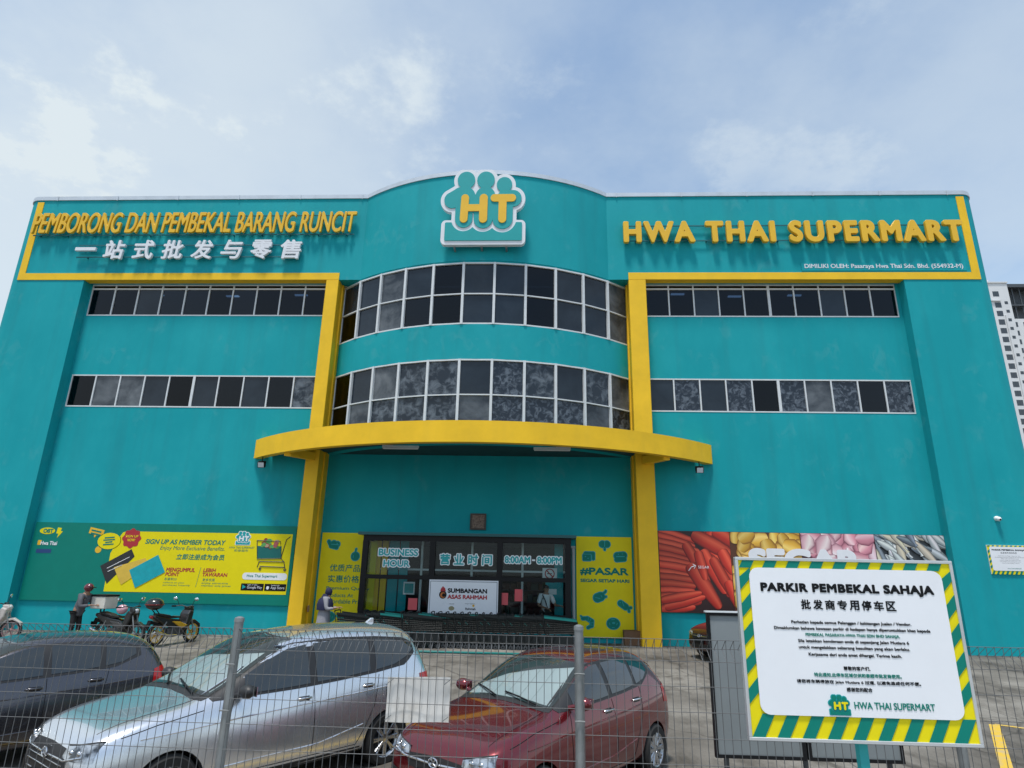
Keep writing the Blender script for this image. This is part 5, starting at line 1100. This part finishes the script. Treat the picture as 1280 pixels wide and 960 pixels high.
def car(label, loc, rz, C, spec, group=None):
    t = thing('parked_car', label, 'car', loc, rz); body = link('body', C.me, C.paint, t); P = spec
    for sd in (1,-1):
        S_ = lambda x, z, off, sd=sd: C.side(x, z, off, sd)
        C.patch('window_surround', S_, P['sur'][0], P['sur'][1], M_TRIM, t, 0.003, 26, 7)
        for A, B in P['win']: C.patch('side_window', S_, A, B, P.get('glass', M_TINT), t, 0.007, 14, 7)
        for ln in P['seams']: C.line('door_seam', S_, ln, 0.0045, M_BLACK, body, 0.0)
        for i, (hx, hz) in enumerate(P['handles']):
            pr_ = [S_(hx-0.09,hz,0.004), S_(hx-0.07,hz,0.035), S_(hx+0.07,hz,0.035), S_(hx+0.09,hz,0.004)]
            q = MB(); q.tube([p for p in pr_ if p], 0.012, 8); d = q.build('door_handle', P.get('handle_m', C.paint), t, 60)
            C.patch('handle_recess', S_, [(hx-.07,hz+.025),(hx+.07,hz+.025)], [(hx-.07,hz-.025),(hx+.07,hz-.025)], M_BLACK, d, 0.002, 6, 3)
        mx, mz = P['mirror']; b0 = S_(mx, mz, 0.0)
        if b0:
            q = MB(); q.tube([b0, b0+Vector((-.02,sd*.10,.03))], [0.03,0.025], 8); q.ell(b0+Vector((-.03,sd*.17,.06)), .075,.105,.07, 16, 10); mr = q.build('door_mirror', P.get('mirror_m', C.paint), t, 60)
            q = MB(); q.obox(b0+Vector((-.10,sd*.17,.06)),(0.003,0,0),(0,.085,0),(0,0,.05)); q.build('mirror_glass', M_MIRR, mr)
        if 'crease' in P:
            for ln in P['crease']: C.line('body_crease', S_, ln, 0.010, C.paint, body, -0.002, 6)
        if 'skirt' in P: C.patch('side_skirt', S_, P['skirt'][0], P['skirt'][1], M_TRIM, t, 0.004, 20, 3)
        F_ = lambda y_, z, off, sd=sd: C.front(sd*y_, z, off)
        if 'tail' in P: C.patch('tail_lamp', S_, P['tail'][0], P['tail'][1], M_REDL, t, 0.006, 8, 8)
        if 'rtail' in P: C.patch('tail_lamp', lambda y_, z, off, sd=sd: C.rear(sd*y_, z, off), P['rtail'][0], P['rtail'][1], M_REDL, t, 0.006, 8, 6)
        for A, B, m_, nm in P['front']:
            pt_ = C.patch(nm, F_, A, B, m_, t, 0.006, 12, 6)
            if nm == 'headlamp':
                q = MB()
                for f_ in (.35,.68):
                    yy = A[0][0]+(A[-1][0]-A[0][0])*f_; zz_ = (A[1][1]+B[1][1])/2; c = F_(yy, zz_, 0.0)
                    if c: q.ell(c, .018,.032,.030, 12, 8)
                q.build('lamp_projector', M_CHR, pt_, 60)
                C.line('lamp_edge', F_, A, 0.006, M_TRIM, pt_, 0.007)
    # windscreen: liner, sunshade, glass
    FW = lambda y_, z, off: C.front(y_, z, off)
    A, B = P['ws']; C.patch('windscreen_surround', FW, P['wsur'][0], P['wsur'][1], M_TRIM, t, 0.003, 20, 9)
    ws = C.patch('windscreen_lining', FW, A, B, M_CABIN, t, 0.005, 20, 9)
    if 'shade' in P:
        sh_ = C.patch('sunshade', FW, P['shade'][0], P['shade'][1], M_SHADE, t, 0.009, 20, 8)
        (ax, az), (bx, bz) = P['shade'][0][0], P['shade'][0][-1]; cz = P['shade'][1][1][1]
        for f_ in (.17,.33,.5,.67,.83):
            zt_ = np.interp(ax+(bx-ax)*f_, [p[0] for p in P['shade'][0]], [p[1] for p in P['shade'][0]]); C.line('shade_fold', FW, [(ax+(bx-ax)*f_,zt_-.01),(ax*1.04+(bx-ax)*1.04*f_,cz)], 0.003, M_GREYW, sh_, 0.010, 4)
    C.patch('windscreen', FW, A, B, M_WIND, t, 0.014, 20, 9)
    q = MB()
    for s0, s1 in P['wipers']:
        a, b_ = FW(*s0, 0.03), FW(*s1, 0.026)
        if a and b_: q.tube([a, a.lerp(b_,.5)+Vector((0.012,0,0.012)), b_], 0.010, 6)
    q.build('wiper', M_BLACK, t, 50)
    C.patch('rear_window', lambda y_, z, off: C.rear(y_, z, off), P['rw'][0], P['rw'][1], M_TINT, t, 0.006, 16, 7)
    for A, B, m_, nm in P['frontc']: C.patch(nm, FW, A, B, m_, t, 0.005, 22, 6)
    for ln, r in P.get('chrome', ()): C.line('grille_bar', FW, ln, r, M_CHR, t, 0.006, 6)
    if 'badge' in P:
        c = FW(0, P['badge'], 0.02)
        if c:
            q = MB(); k = 20
            q.tube([c+Vector((0, .06*math.cos(2*math.pi*i/k), .042*math.sin(2*math.pi*i/k))) for i in range(k+1)], 0.008, 6); q.tube([c+Vector((0,-.03,-.025)), c+Vector((0,.0,.0)), c+Vector((0,-.03,.03))], 0.007, 5); q.tube([c+Vector((0,.03,-.025)), c+Vector((0,.0,.0)), c+Vector((0,.03,.03))], 0.007, 5); q.build('badge', M_CHR, t, 50)
    for x0, x1, y_ in P.get('hood', ()): C.line('bonnet_seam', lambda a, b_, off: C.top(a, b_, off), [(x0,y_*.93),(x0*.5+x1*.5,y_),(x1,y_*1.0)], 0.004, M_BLACK, body)
    if 'fin' in P:
        fx = P['fin']; c = C.top(fx, 0, 0); q = MB(); q.prism([(.09,0),(-.03,.075),(-.075,.075),(-.08,0)], lambda u, v, k: (fx+u,k,c.z-.012+v), -0.022, 0.022); bevel_mod(q.build('aerial_fin', C.paint, t), 0.012, 2)
    if 'rail' in P: 
        for sd in (-1,1): C.line('roof_rail', lambda a, b_, off: C.top(a, b_, off), [(P['rail'][0],sd*P['rail'][2]),(P['rail'][1],sd*P['rail'][2])], 0.014, P['rail_m'], t, 0.01)
    q = MB(); fz = P['plate']; c = FW(0, fz, 0.02); q.obox(c, (0.008,0,0), (0,.24,0), (0,0,.055)); pl = q.build('number_plate', M_INK, t)
    C.wheels_to(t, P['spokes'])
    if 'spoiler' in P:
        q = MB(); x_, z_, w_ = P['spoiler']; q.obox((x_,0,z_),(0.12,0,0.02),(0,w_,0),(0,0,.018)); bevel_mod(q.build('roof_spoiler', C.paint, t), 0.012, 2)
    return t
def paint(name, c, metal=0.0, rough=0.28): return mat(name, c, rough, metal=metal, coat=1.0, var=0.02)
# --- silver people carrier
MPV = [(2.21,.52,.34,.60,.62,.64,.48,.40),(2.19,.66,.24,.70,.735,.75,.60,.48),(2.06,.79,.20,.80,.845,.87,.72,.60),(1.80,.85,.19,.89,.935,.96,.78,.66),(1.40,.865,.19,.96,1.005,1.035,.80,.68),(1.08,.868,.19,.99,1.045,1.085,.80,.68),
       (.72,.868,.19,1.01,1.22,1.31,.80,.665),(.28,.868,.19,1.025,1.49,1.575,.795,.635),(-.05,.868,.19,1.035,1.57,1.655,.795,.615),(-.7,.868,.19,1.06,1.60,1.70,.79,.60),(-1.35,.862,.20,1.10,1.575,1.695,.785,.60),(-1.80,.852,.23,1.14,1.535,1.665,.765,.585),
       (-2.04,.83,.26,1.16,1.49,1.62,.735,.56),(-2.13,.81,.28,1.12,1.24,1.31,.72,.55),(-2.21,.77,.32,.98,1.03,1.06,.69,.54),(-2.25,.66,.40,.74,.79,.81,.56,.44)]
silver_c = Car(MPV, (1.40,-1.36), 0.315, 0.755, paint('silver_paint', (0.74,0.76,0.80), 0.85, 0.25))
sp = dict(sur=([(1.02,1.06),(.42,1.42),(.05,1.53),(-.6,1.56),(-1.3,1.535),(-1.78,1.49),(-2.0,1.40)],[(1.0,1.035),(.5,1.045),(0,1.05),(-.6,1.075),(-1.2,1.11),(-1.7,1.16),(-2.0,1.34)]),
 win=[([(.62,1.235),(.38,1.36),(.10,1.47),(-.17,1.505)],[(.66,1.07),(.40,1.075),(.1,1.08),(-.17,1.09)]),([(-.27,1.51),(-.7,1.525),(-1.12,1.51)],[(-.27,1.095),(-.7,1.11),(-1.08,1.14)]),([(-1.22,1.505),(-1.5,1.485),(-1.80,1.44),(-1.90,1.36)],[(-1.18,1.145),(-1.5,1.18),(-1.75,1.26),(-1.90,1.34)])],
 seams=[[(.78,1.03),(.86,.8),(.86,.32)],[(-.22,1.05),(-.22,.35)],[(-1.22,1.09),(-1.12,.75),(-.98,.5),(-.86,.32)],[(.86,.33),(-.86,.33)],[(1.86,.83),(1.55,.90),(1.1,.97)],[(-1.32,.95),(-1.52,.95),(-1.52,.80),(-1.32,.80),(-1.32,.95)]],
 handles=[(-.08,.94),(-1.03,.975)], mirror=(.76,1.06), mirror_m=M_TRIM, crease=[[(1.7,.80),(.6,.86),(-.6,.90),(-2.0,.97)],[(.85,.42),(-.3,.44),(-.95,.55)]], skirt=([(.98,.30),(-.95,.30)],[(.98,.20),(-.95,.20)]),
 tail=([(-1.95,1.03),(-2.12,1.04)],[(-1.95,.88),(-2.12,.86)]), rtail=([(.70,1.02),(.20,1.0)],[(.70,.88),(.20,.92)]),
 front=[([(.40,.765),(.55,.785),(.72,.815)],[(.40,.675),(.55,.665),(.74,.66)],M_LENS,'headlamp'),([(.52,.50),(.70,.54)],[(.52,.36),(.70,.38)],M_TRIM,'fog_lamp_bay')],
 frontc=[([(-.52,.735),(0,.755),(.52,.735)],[(-.46,.38),(0,.36),(.46,.38)],M_TRIM,'grille')], chrome=[([(-.66,.70),(-.46,.655),(0,.65),(.46,.655),(.66,.70)],.010),([(-.45,.55),(.45,.55)],.006),([(-.44,.48),(.44,.48)],.006),([(-.45,.61),(.45,.61)],.006)], badge=.66,
 wsur=([(-.57,1.575),(0,1.622),(.57,1.575)],[(-.68,1.045),(-.35,1.075),(0,1.09),(.35,1.075),(.68,1.045)]), ws=([(-.56,1.565),(0,1.61),(.56,1.565)],[(-.66,1.07),(-.35,1.10),(0,1.115),(.35,1.10),(.66,1.07)]),
 shade=([(-.58,1.30),(-.2,1.38),(.2,1.41),(.55,1.44)],[(-.62,1.10),(-.3,1.125),(.3,1.125),(.62,1.10)]), wipers=[((.50,1.075),(-.05,1.15)),((-.12,1.10),(-.60,1.17))],
 rw=([(-.58,1.44),(.58,1.44)],[(-.62,1.14),(.62,1.14)]), hood=[(2.0,1.1,.60),(2.0,1.1,-.60)], fin=-1.62, plate=.44, plate_txt='VLR 2841', spokes=8, handle_m=M_CHR)
car('silver people carrier with a white sunshade, parked between the grey and the red car', (-3.45,8.40,-0.30), R_(-126), silver_c, sp)
# --- hatchback body used by the red, the grey and the maroon car
HAT = [(1.90,.50,.32,.56,.58,.60,.46,.38),(1.88,.64,.24,.66,.69,.71,.58,.46),(1.76,.77,.19,.75,.79,.815,.70,.58),(1.50,.82,.18,.83,.875,.90,.75,.63),(1.10,.83,.18,.90,.945,.975,.765,.65),(.82,.832,.18,.93,.985,1.02,.765,.65),
       (.48,.832,.18,.945,1.15,1.22,.765,.63),(.10,.832,.18,.96,1.37,1.445,.76,.59),(-.25,.832,.18,.975,1.425,1.50,.755,.57),(-.8,.83,.19,1.0,1.42,1.505,.75,.565),(-1.30,.825,.22,1.05,1.37,1.465,.735,.55),
       (-1.62,.80,.26,1.09,1.31,1.41,.70,.53),(-1.74,.785,.28,1.06,1.15,1.20,.69,.53),(-1.84,.75,.32,.92,.97,1.0,.66,.52),(-1.88,.64,.40,.70,.75,.77,.54,.42)]
hs = dict(sur=([(.78,1.0),(.22,1.30),(-.1,1.375),(-.6,1.395),(-1.1,1.365),(-1.45,1.29)],[(.76,.975),(.3,.985),(-.1,.995),(-.6,1.015),(-1.1,1.05),(-1.45,1.17)]),
 win=[([(.46,1.14),(.2,1.26),(-.06,1.34),(-.24,1.355)],[(.50,1.01),(.2,1.015),(-.06,1.02),(-.24,1.03)]),([(-.33,1.36),(-.6,1.365),(-.92,1.35)],[(-.33,1.035),(-.6,1.045),(-.90,1.07)]),([(-.99,1.345),(-1.2,1.315),(-1.38,1.27)],[(-.97,1.075),(-1.2,1.11),(-1.38,1.19)])],
 seams=[[(.60,.97),(.66,.75),(.66,.30)],[(-.29,.99),(-.29,.33)],[(-1.02,1.04),(-.95,.75),(-.80,.5),(-.70,.30)],[(.66,.30),(-.70,.30)],[(1.60,.78),(1.25,.86),(.85,.91)]],
 handles=[(-.16,.885),(-.86,.915)], mirror=(.58,1.0), crease=[[(1.4,.74),(.5,.79),(-.6,.83),(-1.6,.90)],[(.65,.40),(-.2,.42),(-.75,.50)]],
 tail=([(-1.62,.98),(-1.76,1.02)],[(-1.60,.80),(-1.78,.78)]), rtail=([(.70,1.0),(.45,.98)],[(.70,.80),(.45,.83)]),
 front=[([(.36,.685),(.50,.715),(.67,.745)],[(.36,.625),(.50,.61),(.69,.62)],M_LENS,'headlamp'),([(.50,.46),(.66,.50)],[(.50,.34),(.66,.36)],M_TRIM,'fog_lamp_bay')],
 frontc=[([(-.40,.635),(0,.655),(.40,.635)],[(-.36,.52),(0,.50),(.36,.52)],M_TRIM,'grille'),([(-.45,.40),(.45,.40)],[(-.40,.29),(.40,.29)],M_TRIM,'lower_grille')], chrome=[([(-.62,.655),(-.42,.60),(0,.585),(.42,.60),(.62,.655)],.012)], badge=.60,
 wsur=([(-.54,1.383),(0,1.436),(.54,1.383)],[(-.64,.98),(-.33,1.01),(0,1.025),(.33,1.01),(.64,.98)]), ws=([(-.53,1.375),(0,1.425),(.53,1.375)],[(-.62,1.0),(-.33,1.03),(0,1.045),(.33,1.03),(.62,1.0)]),
 shade=([(-.56,1.10),(-.25,1.23),(.1,1.30),(.5,1.34)],[(-.58,1.02),(-.3,1.05),(.3,1.05),(.58,1.02)]), wipers=[((.46,1.01),(-.05,1.075)),((-.12,1.035),(-.55,1.09))],
 rw=([(-.55,1.27),(.55,1.27)],[(-.58,1.08),(.58,1.08)]), hood=[(1.72,.86,.58),(1.72,.86,-.58)], plate=.47, plate_txt='WSA 6190', spokes=10, handle_m=M_CHR)
red_c = Car(HAT, (1.20,-1.28), 0.29, 0.725, paint('maroon_red_paint', (0.145,0.008,0.014), 0.5, 0.24))
car('dark red hatchback with a foil sunshade, parked beside the silver people carrier', (0.10,8.45,-0.30), R_(-126), red_c, hs)
grey_c = Car(HAT, (1.20,-1.28), 0.29, 0.725, paint('dark_grey_paint', (0.085,0.085,0.10), 0.8, 0.26))
gs = dict(hs); gs.pop('shade'); gs['plate_txt'] = 'BQT 5073'; gs['handle_m'] = grey_c.paint
car('dark grey hatchback behind the fence, parked nearest the motorcycles', (-7.05,8.65,-0.30), R_(-124), grey_c, gs)
br_c = Car(HAT, (1.20,-1.28), 0.29, 0.725, paint('brown_paint', (0.06,0.012,0.010), 0.3, 0.25))
bs = dict(hs); bs.pop('shade'); bs['plate_txt'] = 'VCE 8127'; bs['handle_m'] = br_c.paint
car('dark brown car by the shop wall, mostly hidden behind the grey boards', (6.15,18.75,lot_z(18.75)), R_(196), br_c, bs)
# ================================================================== FENCE
FY, FT, FB = 4.55, 1.715, 0.28
M_GALV = mat('galvanised_wire', (0.13,0.135,0.14), 0.6, metal=0.5, var=0.15, vscale=12)
fence = thing('mesh_fence', 'grey roll top welded mesh fence on round posts in front of the parked cars', 'fence', (0,FY,0))
posts = [-4.55,-2.10,0.275,2.70,5.1]
for x in posts:
    q = MB(); q.tube([(x,0.045,FB-0.3),(x,0.045,FT+0.02)], 0.030, 16); p_ = q.build('post', M_STEEL, fence, 40)
    q = MB(); q.tube([(x,0.045,FT+0.02),(x,0.045,FT+0.045),(x,0.045,FT+0.055)], [0.034,0.032,0.012], 16); q.build('post_cap', M_STEEL, p_, 40)
    for z in (FB+0.25,FB+0.9,FT-0.25): q = MB(); q.tube([(x-0.034,0.0,z),(x,0.006,z),(x+0.034,0.0,z)], 0.005, 6); q.build('clamp', M_STEEL, p_, 40)
def panel(x0, x1):
    q = MB(); r = 0.0022; n = int(round((x1-x0)/0.052)); tri = 0.075
    for i in range(n+1):
        x = x0+(x1-x0)*i/n+rnd.uniform(-.0016,.0016)
        q.tube([(x,0,FB+0.04),(x,0.0,FT-0.14),(x,0.0,FT-0.02),(x,0.10,FT-0.085),(x,0.004,FT-0.15)], r, 5)
    z = FT-0.155
    zs = [FT-0.02]; 
    while z > FB+0.05: zs.append(z); z -= 0.152
    for z in zs: q.tube([(x0,-0.004,z),(x1,-0.004,z)], r, 5)
    q.tube([(x0,0.103,FT-0.085),(x1,0.103,FT-0.085)], r, 5)
    return q.build('mesh_panel', M_GALV, fence)
for a, c in zip([-6.95]+posts, posts+[7.5]): panel(a+0.03, c-0.03)
# blank plate wired to the fence
t = thing('blank_plate', 'blank weathered white plate wired to the mesh fence between the silver and red cars', 'plate', (-0.80,FY+0.012,1.28))
q = MB(); nx_, nz_ = 14, 10; vs = []
for k in (0,1):
    for j in range(nz_+1):
        for i in range(nx_+1): x = -.212+.424*i/nx_; z = -.137+.274*j/nz_; vs.append((x, 0.007*math.sin(x*17+z*5)+0.004*math.cos(z*23)+0.006+k*0.003, z+0.004*math.sin(x*9)))
o0 = (nx_+1)*(nz_+1)
for j in range(nz_):
    for i in range(nx_): a = j*(nx_+1)+i; q.f += [(a,a+1,a+nx_+2,a+nx_+1),(o0+a,o0+a+nx_+1,o0+a+nx_+2,o0+a+1)]; q.mi += [0,0]
q.v = vs; q.c = [None]*len(vs)
q.build('plate', mat('weathered_white', (0.62,0.61,0.59), 0.6, col2=(0.42,0.38,0.33), vscale=4.5, vlo=0.5, vhi=0.8), t, 40)
for x, z in ((-.19,.11),(.19,.11),(-.19,-.11),(.19,-.11)): q = MB(); q.tube([(x-.02,-.016,z-.015),(x,-.018,z),(x+.02,-.016,z+.015)], 0.003, 5); q.build('tie_wire', M_STEEL, t)
# ================================================================== PARKING NOTICE ON ITS TEAL POST (in front of the fence)
NY = 3.62
t = thing('parking_notice', 'large white parking notice with striped edge on a teal post before the fence', 'notice', (1.655,NY,1.325))
NW, NH = 1.125, 0.868
q = MB(); q.box(-NW/2,NW/2,0,0.012,0,NH); q.build('notice_board', M_PWHITE, t)
q = MB(); f_ = 0.016
q.box(-NW/2-f_,NW/2+f_,-0.012,0.022,NH,NH+f_); q.box(-NW/2-f_,NW/2+f_,-0.012,0.022,-f_,0); q.box(-NW/2-f_,-NW/2,-0.012,0.022,0.0002,NH-0.0002); q.box(NW/2,NW/2+f_,-0.012,0.022,0.0002,NH-0.0002)
bevel_mod(q.build('notice_frame', mat('brushed_aluminium', (0.62,0.64,0.66), 0.35, metal=0.6, var=0.06), t), 0.002, 1)
notice_face(t, NW, NH, True)
q = MB(); q.box(-0.022,0.022,0.024,0.068,-1.06,NH-0.1); q.build('post', mat('post_teal', (0.01,0.30,0.31), 0.45, var=0.06), t)
# ================================================================== GREY BOARDS behind the fence
t = thing('grey_board', 'pair of grey panels in black frames standing behind the fence and the parking notice', 'board', (0,5.25,0))
M_PAN = mat('grey_panel', (0.20,0.225,0.235), 0.55, var=0.10, vscale=1.5)
zt_, zb_2 = 1.835, 0.83
for x0, x1 in ((1.31,1.965),(1.985,2.665)):
    q = MB(); q.box(x0+.02,x1-.02,0.0,0.02,zb_2+.02,zt_-.02); q.build('panel', M_PAN, t)
    q = MB(); q.box(x0,x1,-.012,.03,zb_2,zb_2+.022); q.box(x0,x1,-.012,.03,zt_-.022,zt_); q.box(x0,x0+.022,-.0118,.0298,zb_2+.0221,zt_-.0221); q.box(x1-.022,x1,-.0118,.0298,zb_2+.0221,zt_-.0221); q.build('panel_frame', M_BLACK, t)
q = MB(); q.box(1.30,2.67,-.016,.034,zt_+.001,zt_+.012); q.build('top_strip', M_ALU, t)
q = MB()
for x in (1.40,1.975,2.58): q.tube([(x,0.05,-0.3),(x,0.05,zt_-.02)], 0.02, 8)
q.build('support_post', M_DKGREY, t)
# ================================================================== APARTMENT TOWER far behind
TY = 185.0
M_TW = mat('tower_white', (0.70,0.71,0.72), 0.7, var=0.05, vscale=0.15); M_TWG = mat('tower_window', (0.05,0.06,0.07), 0.15, spec=0.7)
tower = thing('apartment_tower', 'tall white apartment tower with small dark windows far behind the shop', 'building', (0,TY,0))
TX = 140.3; TZ = 92.5
q = MB(); q.box(TX,TX+6.1,0,18,-1,TZ); q.box(TX+6.1,TX+24,1.5,20,-1,TZ-11.5); q.box(TX-2,TX+3,3,10,TZ,TZ+2.6); q.box(TX+0.02,TX+3.0,-0.5,-0.002,TZ-6.3,TZ-5.9); q.box(TX+3.35,TX+3.75,-0.45,-0.002,0,TZ-11); q.build('wall', M_TW, tower)
M_TST = mat('tower_steel', (0.07,0.08,0.09), 0.5)
q = MB(); q.box(TX+6.2,TX+30,1.0,20,TZ-0.9,TZ+0.2); q.box(TX+6.2,TX+30,4.2,4.5,TZ-11.4,TZ-0.9); q.box(TX+6.15,TX+30,1.6,4.1,TZ-7.0,TZ-6.6)
for k in range(7): q.box(TX+6.5+k*2.2,TX+6.8+k*2.2,2.0,2.3,TZ-11.4,TZ-0.9)
q.build('roof_canopy', M_TST, tower)
q = MB(); q.box(TX-0.3,TX+6.3,-0.3,18.3,TZ-0.02,TZ+0.35); q.build('parapet_band', M_TW, tower)
wins = []
for k in range(22):
    z = TZ-4.6-(k*2.87+(0.9 if k else 0)); wins.append((TX+1.2,1.85,z,1.75))
    if k < 21: wins.append((TX+4.2,1.0,TZ-7.2-k*2.87,0.95))
for k in range(19):
    z = TZ-14.2-k*2.87
    for x0, w_ in ((TX+7.0,0.9),(TX+9.6,1.6)): wins.append((x0,w_,z,1.6))
for i, (x0, w_, z, h_) in enumerate(wins):
    yf = 0.0 if x0 < TX+6 else 1.5
    q = MB(); q.box(x0,x0+w_,yf-0.03,yf-0.002,z,z+h_); q.box(x0+w_*.48,x0+w_*.52,yf-0.06,yf-0.031,z,z+h_); q.build('window', M_TWG, tower)
